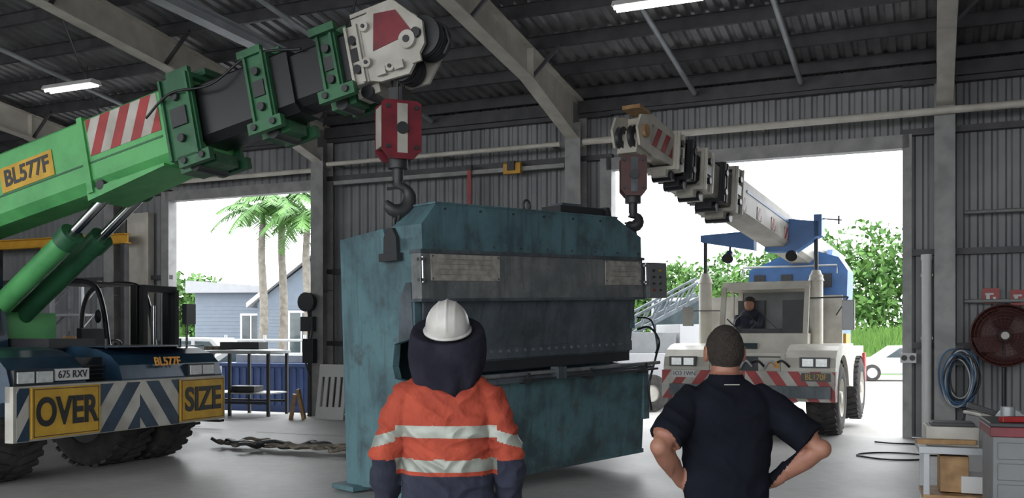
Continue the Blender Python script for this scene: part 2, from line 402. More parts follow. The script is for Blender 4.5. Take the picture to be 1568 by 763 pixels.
m.bx(.0,L+.06,.09,.24,.08,.13,'tealbed')
m.bx(L-.0,L+.1,.02,.30,.5,1.16,'teal')
m.bx(.10,1.02,-.012,.0,2.17,2.43,'placard'); m.bx(2.72,L-.05,-.012,0,2.14,2.42,'placard')
for i in range(4): m.bx(.2,.9,-.0145,-.012,2.38-i*.05,2.384-i*.05,'ram')
for i in range(3): m.bx(2.8,3.3,-.0145,-.012,2.36-i*.06,2.365-i*.06,'ram')
for x in(.12,1.0,2.74,L-.07):
    for z in(2.19,2.41): m.cyl((x,-.016,z),(x,0,z),.008,'dark',n=8)
for x in(-.03,L+.01):
    m.cyl((x,-.04,2.15),(x,-.04,2.40),.012,'chrome',n=8); m.bx(x-.04,x+.04,-.05,0,2.36,2.39,'chrome'); m.bx(x-.04,x+.04,-.05,0,2.16,2.19,'chrome')
# lifting lugs
m.prism([(.34,2.42),(.56,2.42),(.55,2.62),(.49,2.71),(.41,2.71),(.35,2.62)],-.05,-.005,'x','dark')
m.bx(-.08,.0,.30,.60,2.38,2.46,'dark')
m.prism([(.15,2.9),(.4,2.9),(.34,3.08),(.2,3.08)],L-.42,L-.36,'x','dark')
m.bx(2.2,2.95,.2,.5,2.94,3.06,'dark'); m.bx(2.25,2.6,.22,.4,3.05,3.09,'ramd')
m.tube([(1.55+.05*math.cos(a),.1,3.0+.06*math.sin(a)) for a in [i*math.pi/8 for i in range(16)]],.012,'dark',closed=True)
m.bx(L+.1,L+.48,.0,.26,1.98,2.42,'greybox'); m.bx(L+.12,L+.46,-.008,0,2.0,2.40,'greybox'); m.beam((L,.12,2.3),(L+.12,.12,2.3),.05,.05,'dark')
for i in range(4): m.cyl((L+.2,-.03,2.08+i*.08),(L+.2,0,2.08+i*.08),.014,'red' if i==0 else 'dark',n=10); m.cyl((L+.33,-.03,2.08+i*.08),(L+.33,0,2.08+i*.08),.014,'dark' if i!=3 else 'signy',n=10)
m.tube(crpath([(L+.0,.1,1.6),(L+.18,.05,1.62),(L+.3,.0,1.45),(L+.2,-.02,1.25),(L+.08,.0,.9),(L+.12,.0,.6)]),.014,'black')
m.tube(crpath([(L+.0,.1,1.75),(L+.22,.05,1.70),(L+.26,.0,1.4),(L+.2,-.02,1.3)]),.012,'black')
m.finish(.006)
# ------------------------------------------------------------------ cranes
def wheel(mb,c,R,W,rim,out=1,hub='dark'):
    x,y,z=c; o=(x-W/2,y,z)
    pr=[(R*.52,0.02),(R*.55,0),(R*.8,-.01),(R*.95,.03),(R,.09),(R,W-.09),(R*.95,W-.03),(R*.8,W+.01),(R*.55,W),(R*.52,W-.02),(R*.52,0.02)]
    mb.lathe(pr,o,(1,0,0),'rubber',40,False)
    for i in range(28):
        a=2*math.pi*i/28
        for sg in(-1,1):
            F=T(x,y,z)@Matrix.Rotation(a+(.11 if sg>0 else 0),4,'X')
            mb.box((sg*W*.25,0,R+.0),(W*.42,.07,.035),'rubber',rot=(0,0,sg*.35),M=F)
    sx=x+out*W/2
    mb.lathe([(R*.52,0),(R*.5,-.03),(R*.46,-.05),(R*.42,-.12),(R*.25,-.14),(R*.2,-.08),(R*.16,.0),(.001,.02)],(sx-out*.0,y,z),(out,0,0),rim,32,False)
    mb.lathe([(R*.52,0),(R*.3,.02),(.001,.02)],(x-out*W*.45,y,z),(-out,0,0),hub,24,False)
    for i in range(10):
        a=2*math.pi*i/10; q=(sx-out*.13,y+R*.32*math.cos(a),z+R*.32*math.sin(a)); mb.cyl(q,(q[0]+out*.04,q[1],q[2]),.016,'dark',n=6)
def fender(mb,x0,x1,mat,cy=.95,R=.74,zt=1.52):
    arc=[(cy+R*math.cos(a),.6+R*math.sin(a)) for a in [math.pi*(1-i/12) for i in range(13)] ]
    arc=[(y,zz) for y,zz in arc if zz>.75]
    top=[(2.2,.75),(2.2,zt),(.65,zt),(.42,zt-.03),(.22,zt-.10),(.08,zt-.22),(.03,zt-.38),(.03,.95)]
    poly=[(.16,.95)]+[p for p in arc if p[0]>.2]+top
    mb.prism(poly,x0,x1,'x',mat)
def cabin(mb,x0,x1,y0,y1,z0,z1,mat,rake=.22):
    prof=[(y0,z0),(y1,z0),(y1,z1),(y0+rake+.1,z1),(y0+rake,z1-.06),(y0+.03,z0+.38)]
    mb.prism(prof,x0,x1,'x',mat)
    a=V((0,y0+.03,z0+.40)); b_=V((0,y0+rake,z1-.10)); d=(b_-a)
    F=frame((x0+.07,a.y-.004,a.z),(1,0,0),d); w=x1-x0-.14
    mb.box((w/2,d.length/2,0.0),(w,d.length,.016),'glass',M=F)
    mb.box((w*.5,-.02,.012),(w,.04,.02),'black',M=F)
    for k in(.25,.7): mb.beam((x0+.07+w*k,a.y-.02,a.z),(x0+.07+w*k-.22,a.y-.02+.1,a.z+.28),.012,.02,'black')
    for xx in(x0-.004,x1+.004):
        mb.prism([(y0+.18,z0+.42),(y1-.12,z0+.42),(y1-.12,z1-.12),(y0+rake+.12,z1-.12)],xx-.006,xx+.006,'x','glass')
def collar(mb,y0,y1,hw,hh,mat,th=.07,lugs=True,M=None,dark='black'):
    for sg in(-1,1):
        mb.bx(sg*hw,sg*(hw+th),y0,y1,-hh-th,hh+th,mat,M=M)
        mb.bx(-hw,hw,y0,y1,sg*hh,sg*(hh+th),mat,M=M)
        for yy in(y0+.02,y1-.04):
            mb.bx(sg*(hw+th),sg*(hw+th+.035),yy,yy+.03,-hh-th,hh+th,mat,M=M)
        if lugs:
            for zz in(-hh*.6,hh*.55):
                mb.cyl((sg*(hw+th),(y0+y1)/2,zz),(sg*(hw+th+.05),(y0+y1)/2,zz),.045,dark,n=12,M=M)
            mb.box((sg*(hw+th+.01),(y0+y1)/2,0),(.03,(y1-y0)*.5,hh*.5),dark,M=M)
    mb.bx(-hw*.5,hw*.5,y0-.06,y1+.06,hh+th,hh+th+.07,mat,M=M)
    mb.bx(-hw*.6,hw*.6,y0-.04,y1+.04,-hh-th-.09,-hh-th,mat,M=M)
    mb.cyl((-hw*.8,(y0+y1)/2,-hh-th-.06),(hw*.8,(y0+y1)/2,-hh-th-.06),.07,dark,n=14,M=M)
def boomsec(mb,y0,y1,hw,hh,mat,M):
    c_=.25*hh
    mb.prism([(-hw,-hh+c_),(-hw+c_,-hh),(hw-c_,-hh),(hw,-hh+c_),(hw,hh-.03),(hw-.03,hh),(-hw+.03,hh),(-hw,hh-.03)],y0,y1,'y',mat,M=M)
def hookblock(mb,P,w,h,th,dark,mA,mB,hook=.7,side=None):
    x,y,z=P; side=side or mA
    F=T(x,y,z)
    for sg in(-1,1):
        mb.prism([(-w/2,-h*.05),(-w*.4,0),(w*.4,0),(w/2,-h*.05),(w/2,-h*.85),(w*.3,-h),(-w*.3,-h),(-w/2,-h*.85)],sg*th/2-.02,sg*th/2+.02,'y',mA,M=F)
        yy=sg*(th/2+.024)
        mb.bx(-w*.12,w*.14,yy-.004,yy+.004,-h*.9,-h*.06,mB,M=F)
        mb.cyl((0,yy-.01*sg,-h*.48),(0,yy+.03*sg,-h*.48),.06,dark,n=16,M=F)
        for dx_ in(-w*.36,w*.36):
            for dz in(-h*.12,-h*.8): mb.cyl((dx_,yy-.01*sg,dz),(dx_,yy+.02*sg,dz),.022,dark,n=8,M=F)
    for k in(-.07,.0,.07): mb.lathe([(.05,-.02),(w*.4,-.025),(w*.36,0),(w*.4,.025),(.05,.02)],(0,k,-h*.48),(0,1,0),'dark',28,False,M=F)
    mb.bx(-w*.5,-w*.42,-th/2,th/2,-h*.8,-h*.1,side,M=F); mb.bx(w*.42,w*.5,-th/2,th/2,-h*.8,-h*.1,side,M=F)
    zt=-h
    mb.cyl((0,0,zt+.06),(0,0,zt-.08),.10,dark,n=18,M=F); mb.cyl((0,0,zt-.08),(0,0,zt-.2),.055,dark,n=14,M=F)
    hk=hook-.2; r=hk*.30; cz=zt-.2-hk*.42
    pts=[(0,0,zt-.16),(0,0,zt-.24)]+[(r*math.sin(a)*1.0,0,cz+r*1.05*math.cos(a)) for a in [0.5+i*(4.0/10) for i in range(11)]]
    rad=[.05,.05]+[.045+.035*math.sin(math.pi*i/10) for i in range(11)]; rad[-1]=.02
    mb.tube(pts,rad,dark,n=12,M=F)
    mb.beam((-r*.9,0,cz+r*.7),(r*.3,0,cz+r*.9),.02,.03,dark,M=F)
    return z+cz-r
def ropes(mb,P0,P1,n=4,w=.12):
    for i in range(n):
        k=(i/(n-1)-.5)*w*2; mb.cyl((P0[0]+k,P0[1]+(.05 if i%2 else -.05),P0[2]),(P1[0]+k*.9,P1[1]+(.05 if i%2 else -.05),P1[2]),.011,'dark',n=8)
def cmat(c,w):
    w=V(w).normalized(); b_=V((-w.y,w.x,0))
    return Matrix(((w.x,b_.x,0,c[0]),(w.y,b_.y,0,c[1]),(0,0,1,0),(0,0,0,1)))
# ---- left green crane
LM=cmat((-4.57,11.38),(.387,.922))
k=MB('mobile_crane',LM); W=1.65; bo=-.32
for x in(.5,1.26): wheel(k,(x,1.0,.62),.62,.62,'cream')
for x in(-1.2,): wheel(k,(x,1.0,.62),.62,.72,'cream',-1)
for x in(-1.2,1.2): wheel(k,(x,6.6,.62),.62,.6,'cream',-1 if x<0 else 1)
fender(k,-W,-.66,'navy'); fender(k,-.12,W,'navy')
k.bx(-.66,-.12,.35,2.2,.95,1.40,'black'); k.bx(-.62,-.16,.10,.35,.9,1.02,'dark')
k.bx(-.66,-.12,.02,.3,.95,1.10,'navy')
for i in range(5): k.cyl((-.64,.3,1.1+i*.05),(-.14,.3,1.1+i*.05),.012,'dark',n=8)
k.bx(-1.55,1.55,1.9,8.6,.75,1.5,'navy'); k.bx(-.5,.5,.3,8.6,.55,1.0,'dark')
k.bx(-1.6,-.7,2.25,8.4,1.45,1.56,'dark'); k.bx(.5,1.6,2.3,8.4,1.45,1.56,'dark')
k.prism([(-W,-.02),(W,-.02),(W+.0,.10),(W-.12,.22),(-W+.12,.22),(-W,.10)],.53,1.12,'z','white')
F=lambda x,z,y=-.03: frame((x,y,z),(1,0,0),(0,0,1))
k.stripes(F(-.52,.54),.62,.56,.42,.75,'white','navy'); k.stripes(F(.10,.54),.66,.56,.42,-.75,'white','navy',shift=.1)
k.stripes(F(-1.62,.54),.15,.56,.3,.6,'white','navy')
k.bx(-1.45,-.53,-.055,-.03,.555,1.10,'signy'); k.text('OVER',F(-.99,.82,-.06),.42,'black',bold=.012,sx=.78)
k.bx(.77,1.60,-.055,-.03,.56,1.09,'signy'); k.text('SIZE',F(1.185,.82,-.06),.42,'black',bold=.012,sx=.88)
for x0,x1 in((-1.45,-.53),(.77,1.60)):
    for zz in(.575,1.08): k.bx(x0+.02,x1-.02,-.058,-.055,zz-.004,zz+.004,'black')
    for xx in(x0+.025,x1-.025): k.bx(xx-.004,xx+.004,-.058,-.055,.575,1.08,'black')
for x0 in(-1.62,.97):
    k.bx(x0,x0+.50,-.0,.06,1.13,1.29,'black')
    for j in range(2): k.box((x0+.13+j*.24,-.005,1.21),(.20,.03,.12),'lens')
k.bx(-1.1,-.64,.0,.03,1.16,1.29,'wtrim'); k.text('675 RXV',frame((-.87,-.003,1.225),(1,0,0),(0,0,1)),.12,'black',sx=.9)
k.text('BL577F',frame((.62,.02,1.33),(1,0,0),(0,.25,1)),.15,'orangetxt',bold=.004)
k.bx(-.1,1.4,.12,1.9,1.515,1.53,'navy')
for x in(-.05,1.2): k.cyl((x,.35,1.5),(x,.35,1.62),.02,'dark')
k.cyl((1.5,.5,1.5),(1.5,.5,1.85),.015,'black'); k.box((1.52,.48,1.95),(.18,.08,.28),'black')
k.bx(-.4,.3,.9,1.8,1.5,1.62,'dark')
cabin(k,-1.55,-.45,1.5,3.2,1.3,2.95,'navy')
k.bx(-.6,.62,2.3,7.6,1.4,2.1,'green'); k.bx(-.3,.45,1.75,2.3,1.5,1.95,'green')
for sg in(-1,1): k.prism([(4.6,2.0),(7.4,2.0),(6.6,3.3),(6.0,3.5),(5.4,3.3)],bo+sg*.42-.05,bo+sg*.42+.05,'x','green')
k.bx(-1.2,1.2,7.6,8.9,1.2,2.4,'dark')
for s_ in(-.22,.22):
    sx=s_+bo+.1
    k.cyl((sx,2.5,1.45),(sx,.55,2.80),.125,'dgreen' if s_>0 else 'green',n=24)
    k.cyl((sx,.62,2.75),(sx,.47,2.86),.145,'dgreen',n=24)
    k.cyl((sx,.5,2.84),(sx,-.2,3.36),.06,'chrome',n=16)
    k.sphere((sx,-.2,3.36),.11,'dgreen'); 
    k.tube(crpath([(sx+.1,1.9,1.9),(sx+.17,1.2,2.5),(sx+.15,.6,2.95),(sx+.05,.2,3.2)]),.018,'black')
k.cyl((-.36+bo,-.2,3.36),(.36+bo,-.2,3.36),.06,'dark'); k.bx(-.3+bo,.3+bo,-.4,.0,3.36,3.6,'green')
th=math.atan(.211)
BMx=T(bo-.06,-3.93,4.54)@Matrix.Rotation(-th,4,'X')
boomsec(k,2.45,9.8,.30,.41,'green',BMx)
boomsec(k,1.2,2.6,.25,.33,'black',BMx)
boomsec(k,.4,1.5,.21,.28,'black',BMx)
boomsec(k,0,.6,.18,.24,'black',BMx)
collar(k,2.38,2.80,.30,.40,'dgreen',.05,M=BMx,dark='dark')
collar(k,1.42,1.70,.25,.33,'dgreen',.05,M=BMx,dark='dark')
collar(k,.60,.82,.21,.28,'dgreen',.05,M=BMx,dark='dark')
collar(k,.32,.5,.19,.26,'white',.04,M=BMx)
for yy,hh in((2.5,.5),(1.55,.42),(.65,.36)):
    for sg in(-1,1):
        k.box((sg*.31,yy,-hh+.02),(.08,.42,.12),'dgreen',M=BMx); k.box((sg*.31,yy+.05,hh-.02),(.06,.30,.08),'dgreen',M=BMx)
        for q in(-.12,.12): k.cyl((sg*.33,yy+q,-hh+.02),(sg*.38,yy+q,-hh+.02),.035,'dark',n=12,M=BMx)
k.tube(crpath([(-.4,3.0,.1),(-.42,2.6,.25),(-.38,2.1,.2),(-.3,1.6,.38),(-.28,1.0,.25)]),.014,'black',M=BMx)
for sg in(-1,1):
    xx=sg*.304
    Fs=BMx@frame((xx,3.95,-.04),(0,-1,0),(0,0,1)) if sg<0 else BMx@frame((xx,2.9,-.04),(0,1,0),(0,0,1))
    k.stripes(Fs,1.05,.42,.30,.55,'white','red')
    k.bx(xx-.004,xx+.004,2.9,9.8,-.12,-.10,'dgreen',M=BMx)
Ft=BMx@frame((-.31,4.95,.06),(0,-1,0),(0,0,1)); k.box((0,0,.0),(.86,.30,.006),'signy',M=Ft); k.text('BL577F',Ft@T(0,0,.004),.27,'black',bold=.008,sx=.9)
k.prism([(4.1,-.52),(2.95,-.43),(2.95,-.40),(4.1,-.40)],-.3,.3,'x','green',M=BMx); k.bx(-.33,.33,3.98,4.06,-.45,.43,'green',M=BMx)
k.bx(-.36,-.30,5.5,5.7,.1,.3,'white',M=BMx); k.cyl((-.33,5.6,.18),(-.42,5.6,.18),.1,'white',M=BMx)
hp=[(.42,-.25),(.42,.26),(.15,.42),(-.1,.40),(-.36,.10),(-.34,-.12),(-.12,-.36),(.2,-.34)]
for sg in(-1,1):
    k.prism(hp,sg*.2-.02,sg*.2+.02,'x','white',M=BMx)
    k.prism([(.14,.34),(-.10,.30),(-.24,.02),(.22,-.02)],sg*.225-.006,sg*.225+.006,'x','crim',M=BMx)
    for yy,zz,r in((-.18,-.04,.09),(.26,.24,.05),(.05,-.24,.05),(.3,-.12,.05)):
        k.cyl((sg*.22,yy,zz),(sg*.27,yy,zz),r,'white',n=16,M=BMx); k.cyl((sg*.26,yy,zz),(sg*.285,yy,zz),r*.4,'dark',n=8,M=BMx)
k.bx(-.2,.2,.0,.42,-.3,.38,'white',M=BMx)
for xk in(-.1,0,.1): k.lathe([(.05,-.025),(.2,-.03),(.17,0),(.2,.03),(.05,.025)],(xk,-.28,.0),(1,0,0),'dark',28,False,M=BMx); k.lathe([(.05,-.025),(.15,-.03),(.13,0),(.15,.03),(.05,.025)],(xk,.0,-.22),(1,0,0),'dark',28,False,M=BMx)
k.cyl((-.26,-.28,0),(.26,-.28,0),.05,'dark',M=BMx); k.tube([(.0,-.42,.12),(0,-.5,.05),(0,-.51,-.1),(0,-.43,-.2)],.02,'dark',M=BMx)
k.box((0,.2,.44),(.3,.5,.04),'white',M=BMx)
for i in range(3): k.bx(-.28,-.25,-.3+i*.2,-.2+i*.2,-.3,-.22,'white',M=BMx)
hx,hy=-.395,-3.88
ropes(k,(hx,hy,4.40),(hx,hy,3.92),4,.1)
k.bx(hx-.06,hx+.12,hy-.08,hy+.08,3.95,4.14,'dark')
k.M=LM@T(hx,hy,0)@Matrix.Rotation(-math.radians(45),4,'Z')
hb=hookblock(k,(0,0,3.99),.40,.58,.26,'dark','crim','white',hook=.62,side='white')
for i,pl in enumerate('yxy'):
    link(k,(0,0,hb-.03-i*.085),pl,.042,.068,.018,'dark')
k.M=LM
k.finish(.008)
# ---- right white/blue crane
RM=cmat((3.85,15.6),(.893,-.45))
k=MB('mobile_crane',RM); W=1.41
for sg in(-1,1):
    wheel(k,(sg*1.13,1.0,.62),.62,.5,'cream',sg); wheel(k,(sg*1.05,4.5,.62),.62,.5,'cream',sg)
fender(k,-W,-.62,'cream'); fender(k,.62,W,'cream')
k.bx(-.62,.62,.06,2.2,1.02,1.36,'cream'); k.bx(-.55,.55,.04,.1,1.08,1.32,'dark')
for i in range(6): k.tube(crpath([(-.5+i*.2,.02,1.12+.1*(i%2)),(-.4+i*.2,-.03,1.25),(-.3+i*.2,.02,1.15)],4),.02,'black' if i%2 else 'galv')
k.bx(-.6,.6,.3,5.6,.5,1.0,'dark'); k.bx(-1.2,1.2,2.2,5.6,.85,1.45,'cream'); k.bx(-1.2,1.25,5.4,5.7,.7,1.3,'red')
k.bx(-W,W,-.05,.16,.60,1.08,'white')
k.stripes(F(-W,.60,-.06),W,.48,.34,.7,'white','red'); k.stripes(F(0,.60,-.06),W,.48,.34,-.7,'white','red')
Fs=frame((W+.006,-.05,.6),(0,1,0),(0,0,1)); k.stripes(Fs,.22,.48,.3,.6,'white','red')
k.bx(-1.25,1.36,-.16,-.06,.66,.85,'ramd'); 
for x0 in(-1.3,.86):
    k.bx(x0,x0+.46,-.0,.08,1.14,1.31,'black')
    for j in range(2): k.box((x0+.13+j*.21,-.004,1.225),(.17,.03,.12),'lens')
k.bx(-1.22,-.82,-.08,-.06,.96,1.08,'wtrim'); k.text('1O3 1WN',frame((-1.02,-.083,1.02),(1,0,0),(0,0,1)),.1,'black',sx=.9)
k.bx(.9,1.35,-.085,-.06,.93,1.06,'black'); k.text('BL170F',frame((1.125,-.088,.995),(1,0,0),(0,0,1)),.13,'signy',sx=.85)
k.bx(.2,.55,.02,.06,1.0,1.3,'white'); k.text('es',frame((.45,.0,1.2),(1,0,0),(0,0,1)),.2,'orangetxt',bold=.01)
cx0,cx1,cy0,cy1=-.64,.86,.75,2.3
k.prism([(cy0,1.30),(cy1,1.30),(cy1,1.70),(cy0+.03,1.70)],cx0,cx1,'x','cream')
k.prism([(cy0+.2,2.46),(cy1,2.46),(cy1,2.60),(cy0+.3,2.60)],cx0,cx1,'x','cream')
k.bx(cx0,cx1,cy1-.06,cy1,1.7,2.46,'greybox')
for x in(cx0+.04,cx1-.04):
    k.beam((x,cy0+.05,1.68),(x,cy0+.24,2.5),.08,.08,'cream'); k.beam((x,cy1-.05,1.68),(x,cy1-.05,2.5),.08,.08,'cream'); k.beam((x,cy0+.85,1.68),(x,cy0+.85,2.5),.05,.05,'cream')
k.bx(cx0+.08,cx1-.08,cy0+.1,cy0+.45,1.62,1.78,'dark')
for x in(-.3,.5): k.bx(x-.24,x+.24,1.75,1.9,1.7,2.3,'dark')
k.tube([(-.3+.17*math.cos(a),1.25+.06*math.sin(a),1.88+.15*math.sin(a)) for a in[i*math.pi/8 for i in range(16)]],.016,'black',closed=True)
k.sphere((-.3,1.6,2.22),(.09,.10,.12),'skin'); k.sphere((-.3,1.65,1.9),(.23,.15,.26),'navyc'); k.sphere((-.3,1.62,2.30),(.1,.11,.07),'hair')
k.tube(crpath([(-.52,1.6,2.0),(-.5,1.4,1.85),(-.42,1.25,1.9)]),.05,'navyc'); k.tube(crpath([(-.08,1.6,2.0),(-.1,1.4,1.85),(-.18,1.25,1.9)]),.05,'navyc')
for q in(.25,.7): k.beam((cx0+1.5*q,cy0+.03,1.72),(cx0+1.5*q-.25,cy0+.08,1.95),.012,.02,'black')
k.box((-.1,.70,1.48),(.28,.02,.1),'glass')
k.beam((1.3,.9,2.0),(1.5,.85,2.3),.02,.02,'black'); k.box((1.50,.85,2.0),(.2,.08,.5),'white'); k.box((1.50,.80,2.0),(.17,.02,.46),'glass'); k.beam((.86,1.0,2.3),(1.5,.87,2.3),.025,.025,'black')
k.box((-1.2,.8,2.0),(.18,.06,.34),'white'); k.beam((-.64,1.,2.1),(-1.2,.85,2.1),.02,.02,'black')
for x in(-1.0,.93):
    k.cyl((x,1.2,1.42),(x,1.2,2.70 if x>0 else 2.6),.115,'cream'); k.cyl((x,1.2,2.6),(x,1.2,2.78),.135,'cream',r1=.07); k.cyl((x,1.2,2.7),(x,1.2,3.42),.035,'black',n=10)
k.prism([(.10,3.72),(1.0,3.60),(1.0,3.36),(.6,3.10),(.1,3.12)],1.0,1.35,'y','blue')
k.prism([(-.1,3.5),(-1.05,3.46),(-1.05,3.34),(-.1,3.16)],1.05,1.3,'y','blue')
k.bx(.92,1.05,1.0,1.35,3.35,3.72,'blue')
k.cyl((.9,1.2,3.68),(1.35,1.2,3.62),.012,'black',n=8); k.cyl((1.3,1.2,3.55),(1.3,1.2,3.7),.015,'black',n=8)
for x in(-.55,.55): k.cyl((x,1.15,3.12),(x,1.0,3.02),.07,'black',r1=.1); k.cyl((x,1.2,3.25),(x,1.15,3.1),.02,'black',n=8)
k.bx(-.75,1.0,2.6,5.2,1.4,2.3,'blue')
for sg in(-1,1): k.prism([(2.6,2.2),(5.0,2.2),(4.8,2.9),(4.2,3.3),(3.2,3.3),(2.7,2.8)],.45+sg*.42-.05,.45+sg*.42+.05,'x','blue')
k.prism([(-.55,2.2),(1.26,2.2),(1.28,2.85),(1.12,3.10),(.75,3.22),(.3,3.26),(-.1,3.06),(-.5,2.9)],2.5,3.3,'y','blue')
for q in(-.3,.2,.9): k.bx(q-.1,q+.1,2.44,2.5,2.55,2.8,'dark')
k.bx(-1.2,1.2,2.4,2.5,1.4,2.4,'white'); k.bx(1.05,1.2,2.9,3.5,1.45,1.7,'yellow')
k.tube([(-.6,2.45,2.8),(-.6,2.45,2.95),(1.1,2.45,2.95),(1.1,2.45,2.8)],.02,'galv')
th=math.atan(.125)
BR=T(-.36,-4.44,4.17)@Matrix.Rotation(-math.radians(6.6),4,'Z')@Matrix.Rotation(-th,4,'X')
boomsec(k,2.9,9.3,.24,.29,'white',BR); boomsec(k,1.7,3.,.20,.24,'white',BR); boomsec(k,.8,2,.17,.2,'dark',BR); boomsec(k,.1,1,.15,.17,'cream',BR)
collar(k,2.75,3.05,.24,.29,'white',.05,M=BR); collar(k,2.35,2.5,.2,.24,'dark',.05,M=BR)
collar(k,1.65,1.95,.20,.24,'cream',.05,M=BR); collar(k,1.2,1.35,.18,.22,'dark',.05,M=BR); collar(k,.78,.98,.17,.2,'cream',.05,M=BR)
for sg in(-1,1):
    Fs=BR@(frame((-.245,6.6,-.2),(0,-1,0),(0,0,1)) if sg<0 else frame((.245,3.2,-.2),(0,1,0),(0,0,1)))
    for q in range(5): k.stripes(Fs@T(q*.7,0,0),.2,.2,.15,.5,'white','red')
    k.bx(sg*.247-.003,sg*.247+.003,3.4,6.4,.1,.14,'blue',M=BR)
hp=[(.8,-.2),(.8,.2),(.1,.26),(-.22,.16),(-.3,-.02),(-.2,-.22),(.2,-.24)]
for sg in(-1,1):
    k.prism(hp,sg*.17-.015,sg*.17+.015,'x','cream',M=BR)
    k.stripes(BR@(frame((-.19,.75,-.13),(0,-1,0),(0,0,1)) if sg<0 else frame((.19,.1,-.13),(0,1,0),(0,0,1))),.62,.26,.26,.6,'white','red')
    k.cyl((sg*.17,-.12,-.02),(sg*.23,-.12,-.02),.08,'wood',n=14,M=BR)
k.bx(-.17,.17,0.1,.8,.1,.24,'cream',M=BR); k.box((0,.0,.3),(.24,.3,.05),'wood',M=BR)
k.prism([(-.2,-.3),(.25,-.3),(.2,.0),(-.15,.0)],-.13,.13,'x','cream',M=BR)
for xk in(-.08,0.08): k.lathe([(.05,-.025),(.14,-.03),(.12,0),(.14,.03),(.05,.025)],(xk,-.18,-.1),(1,0,0),'dark',28,False,M=BR)
ropes(k,(-.37,-4.48,4.0),(-.37,-4.48,3.8),4,.08)
k.M=RM@T(-.37,-4.48,0)@Matrix.Rotation(math.radians(25),4,'Z')
hb=hookblock(k,(0,0,3.88),.32,.5,.24,'dark','fanred','ramd',hook=.42)
for i,pl in enumerate('yxy'): link(k,(0,0,hb-.03-i*.075),pl,.035,.06,.015,'dark')
k.M=RM
k.finish(.008)
# ------------------------------------------------------------------ people
def remesh(parts,voxel,sm=3,fold=0.,fscale=7.,skip=None):
    vs=[];fs=[]
    for v,f_ in parts:
        b_=len(vs); vs+= [tuple(p) for p in v]; fs+=[tuple(b_+i for i in q) for q in f_]
    me=D.meshes.new('tmp'); me.from_pydata(vs,[],fs); me.update()
    o=D.objects.new('tmp',me); SC.collection.objects.link(o)
    r=o.modifiers.new('r','REMESH'); r.mode='VOXEL'; r.voxel_size=voxel; r.adaptivity=0
    if sm: s_=o.modifiers.new('s','SMOOTH'); s_.iterations=sm; s_.factor=.6
    dg=bpy.context.evaluated_depsgraph_get(); dg.update()
    m2=D.meshes.new_from_object(o.evaluated_get(dg))
    V_=[v.co.copy() for v in m2.vertices]; Nn=[v.normal.copy() for v in m2.vertices]
    if fold:
        for i,p in enumerate(V_):
            if skip and skip(p): continue
            q=V((p.x*fscale,p.y*fscale,p.z*fscale*1.6)); a=noise.noise(q)+.5*noise.noise(q*2.1+V((3,1,7)))
            # diagonal drape ridges
            q2=V((p.x*fscale*1.1+p.z*fscale*.9,p.y*fscale,p.z*fscale*2.2-abs(p.x)*fscale*1.2))
            rid=1-abs(noise.noise(q2+V((9,4,2))))*3.2
            V_[i]=p+Nn[i]*fold*(a*.8+.7*max(-.6,rid))
    F_=[tuple(p.vertices) for p in m2.polygons]
    D.objects.remove(o); D.meshes.remove(me); D.meshes.remove(m2)
    return V_,F_
def loft(rings,n=28):
    vs=[];fs=[]
    for R in rings:
        cx,cy,z,rx,ry=R[:5]; e=R[5] if len(R)>5 else 2.
        for i in range(n):
            t=2*math.pi*i/n; c_=math.cos(t); s_=math.sin(t)
            vs.append(V((cx+rx*math.copysign(abs(c_)**(2/e),c_),cy+ry*math.copysign(abs(s_)**(2/e),s_),z)))
    for k_ in range(len(rings)-1):
        for i in range(n): j=(i+1)%n; fs.append((k_*n+i,k_*n+j,(k_+1)*n+j,(k_+1)*n+i))
    fs.append(tuple(range(n))[::-1]); fs.append(tuple((len(rings)-1)*n+i for i in range(n)))
    return vs,fs
def ell(c,r,nu=20,nv=12,M=None):
    vs=[];fs=[]; c=V(c)
    vs.append(V((0,0,r[2])))
    for j in range(1,nv):
        ph=math.pi*j/nv
        for i in range(nu):
            th=2*math.pi*i/nu; vs.append(V((math.sin(ph)*math.cos(th)*r[0],math.sin(ph)*math.sin(th)*r[1],math.cos(ph)*r[2])))
    vs.append(V((0,0,-r[2])))
    for i in range(nu): fs.append((0,1+i,1+(i+1)%nu))
    for j in range(nv-2):
        for i in range(nu):
            k_=(i+1)%nu; a=1+j*nu; b_=a+nu; fs.append((a+i,b_+i,b_+k_,a+k_))
    last=len(vs)-1; a=1+(nv-2)*nu
    for i in range(nu): fs.append((a+i,last,a+(i+1)%nu))
    vs=[(M@v if M is not None else v)+c for v in vs]
    return vs,fs
